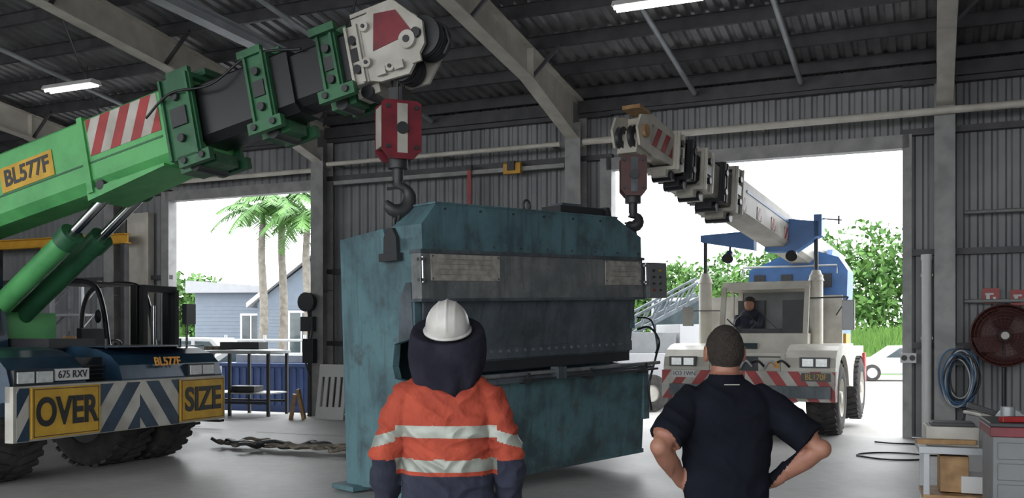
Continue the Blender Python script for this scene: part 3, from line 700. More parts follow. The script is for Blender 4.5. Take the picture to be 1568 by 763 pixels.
def hand_parts(wr,dirv,side,nrm,curl=.5):
    d=V(dirv).normalized(); s_=V(side); s_=(s_-d*s_.dot(d)).normalized(); n_=d.cross(s_) if d.cross(s_).dot(V(nrm))>0 else s_.cross(d)
    wr=V(wr); P=[]
    def pt(a,b_,c_): return wr+d*a+s_*b_+n_*c_
    def tub(pts,rad): P.append(tube_geo(pts,rad,10,ref=None))
    for i,b_ in enumerate((.030,.010,-.010,-.029)):
        tub([pt(-.02,b_*.5,0),pt(.02,b_*.8,0),pt(.06,b_,0),pt(.092-.003*i,b_,0)],[.015,.017,.015,.012])
    P.append(ell(pt(.05,0,-.002),(.04,.04,.012),M=Matrix((s_,d,n_)).transposed()))
    for i,(b_,l) in enumerate(((.031,.072),(.0105,.080),(-.0105,.074),(-.030,.058))):
        p=[pt(.082-.004*i,b_,0)]; a=0; q=p[0]
        for sg,fr in((.45,.5),(.3,.9),(.25,.8)):
            a+=curl*fr; q=q+(d*math.cos(a)-n_*math.sin(a)+s_*(.04*(1.5-i)))*l*sg; p.append(q)
        tub(p,[.0098,.0092,.0085,.0065]); P.append(ell(p[-1],(.0064,)*3,10,6))
    tp=[pt(.015,.018,-.004),pt(.040,.042,-.010),pt(.066,.056,-.018),pt(.086,.058,-.026)]
    tub(tp,[.015,.0125,.0105,.008]); P.append(ell(tp[-1],(.008,)*3,10,6))
    return P
def head(mb,M,hair=True):
    def fn(p):
        x,y,z=p
        if z<0:
            k_=1+.28*z/.115; x*=k_
            if y<0: y*=1+.25*z/.115
            else: y*=1+.10*z/.115
        if y>0:
            if abs(x)<.02 and abs(z+.018)<.035: y+=.022*(1-abs(x)/.02)*(1-abs(z+.018)/.035)
            if .0<z<.03 and .015<abs(x)<.05: y-=.008
            if -.10<z<-.085: y+=.006
        return V((x,y,z))
    mb.sphere((0,0,0),(.076,.096,.115),'skin',48,40,M=M,fn=fn)
    for sg in(-1,1):
        mb.sphere((sg*.083,.0,-.010),(.011,.020,.034),'skin',12,10,M=M); mb.tube([(sg*.089,.0+.02*math.cos(a),-.008+.033*math.sin(a)) for a in [i*math.pi/8 for i in range(16)]],.0045,'skin',closed=True,M=M)
        mb.sphere((sg*.030,.078,.008),(.013,.010,.009),'eyew',12,8,M=M); mb.sphere((sg*.030,.086,.008),.0045,'hair',8,6,M=M)
        mb.tube([(sg*.016,.092,.026),(sg*.03,.094,.030),(sg*.046,.083,.026)],.0035,'hair',M=M)
    mb.tube([(-.024,.083,-.060),(0,.093,-.058),(.024,.083,-.060)],.005,'lips',M=M)
    if hair:
        def hf(p):
            q=fn(p); return q*(1+noise.noise(p*38)*.024+noise.noise(p*110)*.01)
        vs=[];fs=[];nu,nv=80,60
        r=(.087,.106,.124)
        for j in range(nv+1):
            ph=math.pi*j/nv
            for i in range(nu):
                t=2*math.pi*i/nu; p=V((math.sin(ph)*math.cos(t)*r[0],math.sin(ph)*math.sin(t)*r[1],math.cos(ph)*r[2])); vs.append(hf(p))
        for j in range(nv):
            for i in range(nu):
                k_=(i+1)%nu; q=[vs[j*nu+i],vs[(j+1)*nu+i],vs[(j+1)*nu+k_],vs[j*nu+k_]]; c_=sum(q,V((0,0,0)))/4
                if c_.y<-.03: line=-.100+abs(c_.x)*.25
                elif c_.y<.035: line=-.080+(c_.y+.03)*2.0
                else: line=.055+(c_.y-.035)*.5
                if c_.z>line: fs.append((j*nu+i,(j+1)*nu+i,(j+1)*nu+k_,j*nu+k_))
        mb.add(vs,fs,'hair',True,M)
def assign(mb,V_,F_,fn):
    mb.add(V_,F_,[fn(sum((V_[i] for i in q),V((0,0,0)))/len(q)) for q in F_],True)
# ---- man in navy polo, hands on hips
pm_=MB('man_in_polo_shirt',T(.972,4.3,0)@Matrix.Rotation(math.radians(4),4,'Z'))
legs=[]
for sg in(-1,1):
    legs.append(tube_geo([(sg*.09,0,.90),(sg*.10,.0,.75),(sg*.125,.01,.48),(sg*.14,-.01,.28),(sg*.15,-.02,.08),(sg*.15,-.02,.04)],[(.095,.10),(.09,.095),(.065,.07),(.062,.065),(.055,.06),(.055,.06)],18))
    legs.append(ell((sg*.155,.06,.045),(.052,.14,.05)))
torso=loft([(0,0,.80,.165,.12),(0,0,.86,.175,.125),(0,0,.90,.190,.13),(0,0,.97,.197,.135),(0,0,1.05,.195,.132),(0,-.005,1.15,.200,.128,2.3),(0,-.01,1.24,.210,.125,2.5),(0,-.01,1.31,.215,.118,2.5),(0,-.01,1.36,.208,.108,2.4),(0,-.005,1.40,.168,.092,2.2),(0,0,1.43,.115,.085),(0,.005,1.455,.075,.078)])
neck=loft([(0,0,1.38,.07,.07),(0,.005,1.45,.066,.070),(0,.015,1.52,.063,.067),(0,.02,1.57,.060,.065)])
col=loft([(0,.0,1.42,.084,.086),(0,.002,1.455,.079,.083),(0,.004,1.482,.074,.079)])
arm={}
arm[-1]=[V((-.180,-.01,1.340)),V((-.335,-.13,1.165)),V((-.195,.03,.985))]
arm[1]=[V((.180,-.01,1.340)),V((.392,-.13,1.150)),V((.200,.03,.975))]
parts=legs+[torso,neck,col]
for sg in(-1,1):
    S,E,Wr=arm[sg]; d=(E-S); q=S+d*.80
    parts.append(tube_geo([S-d*.25,S,S+d*.3,S+d*.55,q],[.060,.078,.083,.081,.079],18))
    parts.append(ell(S+V((-sg*.02,0,.005)),(.075,.075,.065)))
    parts.append(tube_geo([S+d*.4,S+d*.8,E+ (Wr-E)*.04,E+(Wr-E)*.3,E+(Wr-E)*.7,Wr,Wr+(Wr-E)*.05],[.05,.047,.046,.048,.038,.029,.026],18))
    parts.append(ell(E,(.044,.044,.044)))
Vb,Fb=remesh(parts,.0065,6,fold=.007,fscale=5.5,skip=lambda p:(p.z>1.475) or (abs(p.x)>.26 and p.z<1.2) )
def pf(p):
    sg=1 if p.x>0 else -1; S,E,Wr=arm[sg]
    if p.z>1.478: return 'skin'
    d=(E-S); t=(p-S).dot(d.normalized()); lim=d.length*.80
    d2=Wr-E; t2=max(-.02,min(d2.length+.03,(p-E).dot(d2.normalized()))); perp2=((p-E)-d2.normalized()*t2).length
    if t>lim-.002 and perp2<.075 and (abs(p.x)>.228 or perp2<.047) and p.z<1.26: return 'skin'
    if p.z<.045 or (p.z<.1 and p.y>.04): return 'boot'
    if p.z<.90: return 'trous'
    return 'polo'
assign(pm_,Vb,Fb,pf)
for sg in(-1,1):
    S,E,Wr=arm[sg]; d=(Wr-E).normalized()
    hp_=hand_parts(Wr+d*.005,(d+V((-sg*.15,.35,-.15))),(0,-1,-.25),(sg,-.2,.4),curl=.45)
    v_,f_=remesh(hp_,.0032,2); pm_.add(v_,f_,'skin',True)
head(pm_,T(0,.022,1.578)@Matrix.Rotation(math.radians(3),4,'X'))
pm_.bx(-.035,.035,-.0895,-.087,1.432,1.436,'white')
pm_.finish()
# ---- worker in hi-vis, hood and helmet
wk=MB('worker_in_hi_vis',T(-.300,4.4,0))
parts=[]
for sg in(-1,1):
    parts.append(tube_geo([(sg*.095,0,.92),(sg*.10,.0,.78),(sg*.12,.01,.5),(sg*.13,-.01,.28),(sg*.135,-.02,.1),(sg*.135,-.02,.03)],[(.105,.11),(.10,.105),(.08,.085),(.075,.078),(.072,.075),(.07,.075)],18))
    parts.append(ell((sg*.14,.06,.05),(.055,.15,.055)))
parts.append(loft([(0,0,.78,.20,.145),(0,0,.84,.212,.15),(0,0,.95,.214,.15),(0,0,1.02,.208,.145),(0,-.0,1.12,.212,.142),(0,-.01,1.22,.217,.14,2.3),(0,-.01,1.32,.222,.13,2.5),(0,-.01,1.38,.212,.12,2.4),(0,-.005,1.43,.165,.10,2.2),(0,0,1.47,.11,.09),(0,.0,1.50,.075,.08)]))
parts.append(loft([(0,0,1.44,.065,.07),(0,.01,1.6,.058,.062)]))
arm2={}
for sg in(-1,1):
    S=V((sg*.190,-.01,1.37)); E=V((sg*.285,-.03,1.10)); Wr=V((sg*.29,.06,.87)); arm2[sg]=(S,E,Wr)
    parts.append(tube_geo([S+V((-sg*.06,0,.035)),S,S+(E-S)*.35,S+(E-S)*.7,E,E+(Wr-E)*.35,E+(Wr-E)*.75,Wr],[.060,.080,.080,.076,.072,.071,.062,.052],18))
    parts.append(ell(Wr+V((0,.006,-.02)),(.026,.026,.04)))
Vb,Fb=remesh(parts,.006,5,fold=.013,fscale=6.,skip=lambda p:p.z<.1)
def wf(p):
    ax=abs(p.x); arm_=(ax>.232 and p.z<1.33) 
    if p.z>1.5: return 'skin'
    if arm_:
        if p.z<.865: return 'skin'
        if 1.155<p.z+ (ax-.29)*.3<1.205: return 'reflect'
        return 'hiviz' if p.z>1.085 else 'navyc'
    if p.z<.08: return 'boot'
    if 1.19<p.z<1.247 or 1.035<p.z<1.092: return 'reflect'
    return 'hiviz' if p.z>1.015 else 'navyc'
assign(wk,Vb,Fb,wf)
for sg in(-1,1):
    S,E,Wr=arm2[sg]; hp_=hand_parts(Wr+V((0,.008,-.03)),(-sg*.05,.2,-1),(-sg*.2,1,.1),(sg,.1,0),curl=.5)
    v_,f_=remesh(hp_,.0032,2); wk.add(v_,f_,'skin',True)
head(wk,T(0,.03,1.625)@Matrix.Rotation(math.radians(14),4,'X')@Matrix.Scale(.97,4),hair=False)
wk.sphere((0,.025,1.59),(.098,.118,.13),'hood',40,24,keep=lambda p:p.y<.062)
def ring(z,rx,ry,cy,tilt=0,amp=0,n=80,seed=0):
    out=[]
    for i in range(n):
        t=2*math.pi*i/n; a=1+amp*(math.sin(9*t+seed)+.6*math.sin(5*t+seed*2.3))
        x=rx*a*math.cos(t); y=ry*a*math.sin(t); out.append(V((x,cy+y,z+tilt*y+amp*.5*math.sin(3*t+seed))))
    return out
rs=[ring(1.385,.118,.125,-.01,.0,.045,seed=1),ring(1.42,.140,.135,-.01,.03,.04,seed=1.2),ring(1.47,.160,.145,-.005,.06,.03,seed=1.5),ring(1.52,.176,.155,.0,.14,.02,seed=2),ring(1.575,.183,.162,.005,.26,.012,seed=2.3),ring(1.63,.180,.165,.01,.38,.008,seed=2.5),ring(1.672,.172,.165,.01,.43,.004,seed=2.7),ring(1.682,.164,.158,.01,.43,.002),ring(1.674,.140,.145,.012,.43,0),ring(1.665,.098,.120,.015,.43,0)]
vs=[p for r in rs for p in r]; n=80; fs=[]
for a in range(len(rs)-1):
    for i in range(n):
        j=(i+1)%n; t=2*math.pi*(i+.5)/n
        if 2<=a<=4 and math.sin(t)>.90 : continue
        fs.append((a*n+i,a*n+j,(a+1)*n+j,(a+1)*n+i))
wk.add(vs,fs,'hood',True)
HM=T(0,.015,1.672)@Matrix.Rotation(math.radians(21),4,'X')
def hfn(p):
    x,y,z=p
    if z<0: z*=.3
    if z>.02:
        k_=1+.06*max(0,1-abs(x)/.010)+.045*max(0,1-abs(abs(x)-.040)/.009)
        z*=k_; y*=1+(k_-1)*.5
    return V((x,y,z))
wk.sphere((0,0.0,.02),(.103,.128,.128),'helmet',96,40,M=HM,fn=hfn)
wk.lathe([(.100,.0),(.112,.003),(.114,.010),(.101,.016)],(0,0,.0),(0,0,1),'helmet',48,False,M=HM@Matrix.Diagonal((1,1.22,1,1)))
wk.prism([(-.06,.12),(.06,.12),(.04,.175),(-.04,.175)],.0,.006,'z','helmet',M=HM)
wk.finish()
# ------------------------------------------------------------------ interior props
k=MB('forklift',T(-7.5,17.6,0)@Matrix.Rotation(math.atan2(E1.y,E1.x),4,'Z'))
for x,r in((-.95,.3),(.75,.36)):
    for y in(-.55,.55): k.lathe([(r*.5,-.12),(r,-.12),(r,.12),(r*.5,.12)],(x,y,r),(0,1,0),'rubber',28,False); k.cyl((x,y-.1,r),(x,y+.1,r),r*.5,'cream')
k.prism([(-1.45,.4),(1.0,.4),(1.0,.75),(.5,.9),(.4,1.1),(-.2,1.2),(-.5,1.5),(-1.3,1.5),(-1.5,1.2)],-.55,.55,'y','cream')
k.bx(-1.6,-1.2,-.6,.6,.45,1.35,'dark'); k.bx(-.4,.1,-.28,.28,1.1,1.25,'black'); k.bx(-.5,-.38,-.28,.28,1.2,1.8,'black')
for y in(-.55,.55):
    k.tube(crpath([(-1.3,y,1.4),(-1.25,y,2.2),(-.9,y,2.6),(.1,y,2.62),(.45,y,2.2),(.65,y,1.0)],6),.045,'black')
for x in[-.9+i*.2 for i in range(6)]: k.cyl((x,-.55,2.62),(x,.55,2.62),.025,'black',n=8)
for y in(-.38,.38): k.bx(1.0,1.16,y-.07,y+.07,.1,2.55,'black'); k.bx(1.18,1.3,y-.05,y+.05,.1,2.5,'dark')
for z in(.5,1.4,2.5): k.bx(1.02,1.28,-.4,.4,z-.06,z+.06,'dark')
for z in(.3,.7): k.bx(1.32,1.38,-.55,.55,z,z+.1,'dark')
for y in(-.3,.3): k.bx(1.36,2.4,y-.07,y+.07,.12,.17,'dark')
k.cyl((1.1,0,.4),(1.1,0,2.2),.05,'chrome'); k.tube(crpath([(.5,0,1.0),(.3,0,1.4),(.15,0,1.5)]),.03,'black'); k.tube([(.15+.02*math.sin(a),.16*math.cos(a),1.5+.16*math.sin(a)*.5) for a in [i*math.pi/8 for i in range(16)]],.015,'black',closed=True)
k.sphere((.5,-.7,2.0),(.08,.03,.12),'black'); k.finish(.01)
k=MB('yellow_gantry_beam',BM)
k.bx(-12.5,-5.0,-.75,-.55,3.75,3.78,'yellow'); k.bx(-12.5,-5.0,-.67,-.63,3.78,3.95,'yellow'); k.bx(-12.5,-5.0,-.75,-.55,3.95,3.98,'yellow')
for t in(-9.2,-5.1): k.bx(t-.06,t+.06,-.72,-.58,0,3.75,'purlin'); k.bx(t-.2,t+.2,-.85,-.5,0,.04,'purlin')
k.bx(-7.6,-7.3,-.8,-.5,3.5,3.74,'yellow'); k.finish(.01)
k=MB('steel_rack',BM)
for t in(-6.5,-5.6):
    for y in(-1.4,-.9): k.bx(t-.04,t+.04,y-.04,y+.04,0,2.9,'galv')
    for i in range(5): k.beam((t,-1.4,.3+i*.5),(t,-.9,.8+i*.5),.03,.03,'galv')
for z in(.5,1.3,2.1): k.bx(-6.5,-5.6,-1.4,-.9,z,z+.05,'galv')
k.box((-6.0,-1.15,.75),(.5,.4,.4),'dark'); k.box((-6.1,-1.15,1.5),(.4,.3,.3),'wood'); k.finish()
TM=T(-5.75,20.0,0)@Matrix.Rotation(math.radians(-14),4,'Z')
k=MB('steel_table',TM)
k.bx(-.95,.95,-.45,.45,1.29,1.35,'galv')
for x in(-.88,.0,.88):
    for y in(-.4,.4): k.bx(x-.03,x+.03,y-.03,y+.03,0,1.3,'dark')
for y in(-.4,.4): k.bx(-.88,.88,y-.02,y+.02,.25,.3,'dark')
k.bx(-.9,.9,-.42,.42,.45,.48,'galv'); k.box((.1,0,1.45),(.9,.4,.16),'dark'); k.box((-.5,.1,1.40),(.5,.5,.08),'strap'); k.box((.2,-.1,.55),(.6,.4,.12),'dark')
k.finish(.004)
k=MB('slotted_panel',T(-3.62,18.7,0)@Matrix.Rotation(math.radians(-24),4,'Z')@Matrix.Rotation(math.radians(-9),4,'X'))
k.bx(-.33,.33,0,.03,0,.06,'wtrim'); k.bx(-.33,.33,0,.03,1.02,1.1,'wtrim')
for i in range(5): x=-.33+i*.145; k.bx(x,x+.08,0,.03,.06,1.02,'wtrim')
for i in range(4): x=-.33+.08+i*.145; k.bx(x,x+.065,0,.03,.06,.25,'wtrim'); k.bx(x,x+.065,0,.03,.85,1.02,'wtrim')
k.finish()
k=MB('timber_offcuts',T(-4.35,18.8,0)); k.box((0,0,.25),(.08,.35,.5),'wood',rot=(0,.15,.2)); k.box((.15,.05,.3),(.06,.3,.6),'wood',rot=(0,-.2,.1)); k.finish()
k=MB('welding_hose_reel',BM@T(-.08,-.62,0)); k.cyl((0,0,2.35),(0,-.12,2.35),.2,'black'); k.box((0,-.02,1.9),(.3,.14,.3),'dark'); k.box((.03,-.02,1.35),(.26,.14,.5),'black'); k.bx(-.04,.04,0,.04,0,2.5,'dark')
k.tube(crpath([(0,-.05,2.2),(.12,-.08,1.7),(-.05,-.06,1.2),(.08,-.05,.8)]),.02,'black'); k.finish(.005)
k=MB('lifting_sling_pile')
rnd=random.Random(5)
for i in range(12):
    x=-4.5+i*.19; y=13.95-.085*i+rnd.uniform(-.12,.12); pts=[]
    for j in range(6): pts.append((x+j*.14+rnd.uniform(-.06,.06),y+rnd.uniform(-.16,.16),.05+rnd.uniform(0,.09)))
    vs,fs=tube_geo(crpath(pts,5),(.065,.025),8,ref=(0,0,1)); k.add(vs,fs,'strap' if i%3 else 'dark',True)
k.finish()
for nm,t,z in(('fire_hose_sign',12.47,2.28),('fire_extinguisher_sign',12.86,2.25)):
    k=MB(nm,BM@T(t,-.16,z)); k.box((0,0,0),(.24,.014,.24),'red'); k.box((-.02,-.009,.03),(.12,.004,.03),'wtrim'); k.box((-.04,-.009,-.01),(.05,.004,.1),'wtrim'); k.box((.05,-.009,-.05),(.04,.004,.07),'wtrim'); k.finish()
k=MB('pedestal_fan',BM@T(12.62,-.75,0)); R=.46; cz=1.66
for r in[.08+i*.0475 for i in range(9)]:
    k.tube([(r*math.cos(a),-.10-.06*math.cos(r/R*1.4),cz+r*math.sin(a)) for a in [i*math.pi/18 for i in range(36)]],.005,'fanred',closed=True,n=6)
for r,y in((R,-.10),(R,.08)): k.tube([(r*math.cos(a),y,cz+r*math.sin(a)) for a in [i*math.pi/18 for i in range(36)]],.012,'fanred',closed=True)
for i in range(28):
    a=i*2*math.pi/28; k.tube([(.07*math.cos(a),-.17,cz+.07*math.sin(a)),(R*.6*math.cos(a),-.15,cz+R*.6*math.sin(a)),(R*math.cos(a),-.10,cz+R*math.sin(a)),(R*math.cos(a),.08,cz+R*math.sin(a))],.004,'fanred',n=6)
for i in range(3):
    Fb_=T(0,-.02,cz)@Matrix.Rotation(i*2*math.pi/3,4,'Y'); k.prism([(.03,.05),(.2,.40),(-.06,.42),(-.18,.2),(-.05,.05)],-.008,.008,'y','fanred',M=Fb_@Matrix.Rotation(.35,4,'Z'))
k.lathe([(R,0),(R*.98,.05),(R*.6,.07),(.001,.07)],(0,.03,cz),(0,1,0),'fanred',36,False)
k.cyl((0,-.19,cz),(0,-.13,cz),.055,'white'); k.cyl((0,-.1,cz),(0,.2,cz),.09,'dark'); k.cyl((0,.12,0.05),(0,.12,cz),.03,'dark'); k.cyl((0,.12,0),(0,.12,.05),.28,'dark'); k.finish()
k=MB('coiled_air_hose',BM@T(12.02,-.62,0))
rnd=random.Random(2)
for i in range(16):
    rx=.18+rnd.uniform(-.05,.07); rz=.38+rnd.uniform(-.08,.08); ox=rnd.uniform(-.06,.06); tl=rnd.uniform(-.25,.25)
    k.tube([(ox+rx*math.cos(a)+tl*rz*math.sin(a)*.4,-.03-i*.010,1.0+rz*math.sin(a)) for a in [j*math.pi/14 for j in range(28)]],.014,('hosb','galv','black')[i%3],closed=True,n=6)
k.beam((0,.25,1.38),(0,-.2,1.38),.05,.04,'dark'); k.bx(-.06,.06,.15,.2,1.2,1.5,'dark'); k.tube(crpath([(.1,-.08,.62),(.0,-.1,.3),(-.3,-.3,.03),(-.8,-.6,.02),(-1.2,-.5,.02)]),.013,'black'); k.finish()
k=MB('white_downpipe',BM@T(11.55,-.3,0)); k.cyl((0,0,.02),(0,0,2.9),.075,'wtrim'); k.cyl((0,0,2.86),(0,0,2.95),.085,'wtrim'); k.bx(-.09,.09,0,.3,1.6,1.64,'galv'); k.bx(-.09,.09,0,.3,2.6,2.64,'galv'); k.finish()
k=MB('power_outlet_box',BM@T(11.28,-.2,1.3)); k.box((0,0,0),(.24,.1,.16),'wtrim'); 
for x in(-.06,.06): k.cyl((x,-.07,0),(x,-.04,0),.045,'dark')
k.finish(.006)
k=MB('floor_cable'); k.tube(crpath([(5.2+.45*math.cos(a)*(1+.1*math.sin(3*a)),12.9+.4*math.sin(a),.015) for a in [i*.5 for i in range(14)]]+[(6.3,12.9,.015),(6.9,13.4,.015)],4),.012,'black'); k.finish()
k=MB('tool_chest',T(4.02,6.9,0)@Matrix.Rotation(math.radians(-20),4,'Z'))
k.bx(-.5,.6,-.3,.3,.12,.93,'greybox'); k.bx(-.52,.62,-.32,.32,.93,1.0,'crim'); k.bx(-.52,.62,-.32,.32,1.0,1.03,'dark')
for i in range(5): k.bx(-.47,.57,-.315,-.3,.17+i*.15,.29+i*.15,'greybox'); k.bx(-.3,.4,-.335,-.315,.25+i*.15,.265+i*.15,'chrome')
for x in(-.42,.52):
    for y in(-.24,.24): k.cyl((x-.02,y,.06),(x+.02,y,.06),.06,'rubber')
k.box((.0,.05,1.13),(.35,.25,.2),'greybox'); k.box((.0,-.08,1.15),(.28,.02,.12),'dark'); k.cyl((-.35,.1,1.03),(-.35,.1,1.12),.05,'galv'); k.box((.45,.1,1.08),(.2,.3,.1),'wood',rot=(0,0,.3)); k.box((-.35,-.2,1.05),(.2,.06,.04),'red',rot=(0,0,.4))
k.finish(.006)
k=MB('bandsaw_bench',T(3.92,7.95,0)@Matrix.Rotation(math.radians(-20),4,'Z'))
for x in(-.42,.42):
    for y in(-.25,.25): k.bx(x-.025,x+.025,y-.025,y+.025,0,.7,'galv')
k.bx(-.48,.48,-.3,.3,.68,.74,'galv'); k.bx(-.45,.45,-.28,.28,.3,.34,'wood'); k.box((.1,0,.42),(.5,.35,.14),'wtrim'); k.box((-.2,0,.5),(.22,.3,.3),'wood')
k.bx(-.42,-.02,-.22,.15,.74,.90,'white'); k.bx(-.38,-.05,-.18,.1,.90,.93,'dark'); k.bx(.05,.4,-.22,.2,.74,.84,'yellow'); k.cyl((.2,-.22,.94),(.2,-.18,.94),.12,'galv'); k.cyl((.2,-.16,.94),(.2,.05,.94),.06,'dark'); k.beam((.2,-.1,.98),(-.1,-.1,1.08),.04,.05,'dark'); k.beam((-.5,-.28,.78),(-.05,-.22,.78),.08,.04,'wood')
k.finish(.005)
k=MB('storage_crates',T(4.55,8.9,0)); k.box((0,0,.3),(.7,.5,.6),'wtrim',rot=(0,0,-.3)); k.box((.05,0,.75),(.5,.4,.3),'greybox',rot=(0,0,-.1)); k.box((.05,0,.92),(.54,.44,.03),'white',rot=(0,0,-.1)); k.finish(.01)
k=MB('wall_shelf',BM@T(14.0,-.35,0)); 
for z in(.9,2.6,3.0): k.bx(-.9,1.5,-.25,.2,z,z+.03,'greystl')
for x in(-.8,.3,1.4): k.bx(x-.02,x+.02,.14,.2,0,3.1,'greystl')
for x in(-.5,.1,.9): k.box((x,0,1.05),(.35,.25,.25),'dark')
k.finish()
# ------------------------------------------------------------------ outside
def tree(name,x,y,h,r,seed,mat='leaf',nleaf=4200,zlow=.18):
    rnd=random.Random(seed); k=MB(name,T(x,y,-.16))
    k.tube(crpath([(0,0,0),(.1,0,h*.3),(-.1,.1,h*.6)]),[.25*(1-i/20) for i in range(17)],'bark')
    blobs=[(rnd.uniform(-r,r)*.75,rnd.uniform(-r,r)*.6,h*rnd.uniform(zlow,.85),r*rnd.uniform(.35,.6)) for _ in range(14)]
    vs=[];fs=[]
    for i in range(nleaf):
        b_=blobs[i%14]; d=V((rnd.gauss(0,1),rnd.gauss(0,1),rnd.gauss(0,1))).normalized()*b_[3]*rnd.uniform(.75,1.05)
        p=V(b_[:3])+d; 
        if p.z<.05: p.z=.1
        u=V((rnd.gauss(0,1),rnd.gauss(0,1),rnd.gauss(0,1))).normalized(); w_=u.cross(V((rnd.gauss(0,1),rnd.gauss(0,1),rnd.gauss(0,1)))).normalized(); s_=rnd.uniform(.14,.30)
        j=len(vs); vs+=[p-u*s_,p-w_*s_*.5,p+u*s_,p+w_*s_*.5]; fs.append((j,j+1,j+2,j+3))
    k.add(vs,fs,mat); k.finish()
def palm(x,y,h,seed,r=2.1):
    rnd=random.Random(seed); k=MB('palm_tree',T(x,y,-.16))
    tp=crpath([(0,0,0),(.15,0,h*.4),(.05,0,h*.8),(.1,0,h)],8); k.tube(tp,[.2-.08*i/24 for i in range(25)],'bark',n=12)
    k.cyl((.1,0,h-.1),(.1,0,h+.6),.12,'palm',r1=.06)
    for i in range(15):
        a=i*2.4; el=rnd.uniform(.1,1.1); L_=r*rnd.uniform(.85,1.1); pts=[]
        for j in range(12):
            q=j/11; rr=L_*q; z=h+.5+math.sin(el)*rr*.75-(q**2)*L_*.75*(1.15-el*.4); pts.append(V((.1+math.cos(a)*rr*(1-.12*q),math.sin(a)*rr*(1-.12*q),z)))
        k.tube(pts,.025,'palm',n=5)
        sd=V((-math.sin(a),math.cos(a),0)); vs=[];fs=[]
        for j in range(1,12):
            for s_ in(0,.33,.66):
                p=pts[j-1].lerp(pts[j],s_) ; ln=.62*math.sin(math.pi*(.12+.8*(j+s_)/12.5))
                t_=(pts[j]-pts[j-1]).normalized()
                for sg in(-1,1):
                    e_=p+sd*sg*ln+t_*ln*.5-V((0,0,ln*rnd.uniform(.25,.7))); b_=len(vs); vs+=[p-t_*.03,p+t_*.05,e_]; fs.append((b_,b_+1,b_+2))
        k.add(vs,fs,'palm')
    k.finish()
palm(-10.1,38,6.3,1); palm(-9.45,38.6,6.9,2); palm(-8.1,37,6.0,3,2.0)
tree('bush_tree',-19.0,54,5.6,3.0,3); tree('bush_tree',-23.5,55,5.2,3.2,4)
for i,(x,y,h,r) in enumerate(((19.6,58,8.2,4.2),(24.5,59,7.6,4.2),(15.2,60,6.8,3.6),(29.5,59,8.0,4.2),(11.6,66,6.6,3.6),(34.5,60,7.6,3.8),(7.2,66,5.6,3.0))):
    tree('shade_tree',x,y,h,r,20+i)
k=MB('grass_verge')
k.add([(14,44.5,-.15),(36,43,-.15),(40,54,1.6),(14,54,1.6)],[(0,1,2,3)],'grass')
vs=[];fs=[];rnd=random.Random(9)
for i in range(16000):
    x=rnd.uniform(14,36); y=rnd.uniform(45,54); z=max(-.1,(y-45)/9*1.6-.1); h_=rnd.uniform(.3,1.0); dx_=rnd.uniform(-.3,.3); j=len(vs); vs+=[(x-.07,y,z),(x+.07,y,z),(x+dx_,y+rnd.uniform(-.2,.2),z+h_)]; fs.append((j,j+1,j+2))
k.add(vs,fs,'grass'); k.finish()
k=MB('neighbouring_house',T(-15.4,46,-.16)@Matrix.Rotation(math.radians(-6),4,'Z'))
k.bx(0,4.2,0,6,0,3.9,'house'); k.prism([(-.3,3.9),(4.3,3.9),(4.3,4.15),(-.3,4.5)],-.4,6.2,'y','hroof')
k.prism([(3.6,0),(9.2,0),(9.2,3.4),(6.4,5.5),(3.6,3.4)],-1.2,6,'y','house')
for a,b_ in(((3.2,3.15),(6.4,5.65)),((9.6,3.15),(6.4,5.65))):
    k.prism([a,b_,(b_[0],b_[1]+.18),(a[0],a[1]+.18)],-1.5,6.3,'y','hroof')
    k.prism([a,b_,(b_[0],b_[1]+.22),(a[0],a[1]+.22)],-1.56,-1.48,'y','wtrim')
for x0,x1,z0,z1,y in((2.4,3.3,1.5,2.8,-.03),(5.2,6.3,.3,2.9,-1.23),(7.1,8.3,1.4,2.8,-1.23)):
    k.bx(x0-.1,x1+.1,y-.02,y+.05,z0-.1,z1+.1,'wtrim'); k.bx(x0,x1,y-.05,y-.01,z0,z1,'glass'); k.bx((x0+x1)/2-.03,(x0+x1)/2+.03,y-.07,y-.02,z0,z1,'wtrim')
for i in range(20): k.bx(0,4.2,-.02,0,.2+i*.18,.21+i*.18,'hroof'); k.bx(3.6,9.2,-1.22,-1.2,.2+i*.16,.21+i*.16,'hroof')
k.finish()
k=MB('yard_rail_fence')
for z in(.5,1.0,1.5): k.cyl((-18,36,z),(-6,34,z),.05,'galv',n=8)
for i in range(9): x=-18+1.5*i; k.cyl((x,36-.25*i,-.16),(x,36-.25*i,1.7),.06,'galv',n=8)
k.finish()
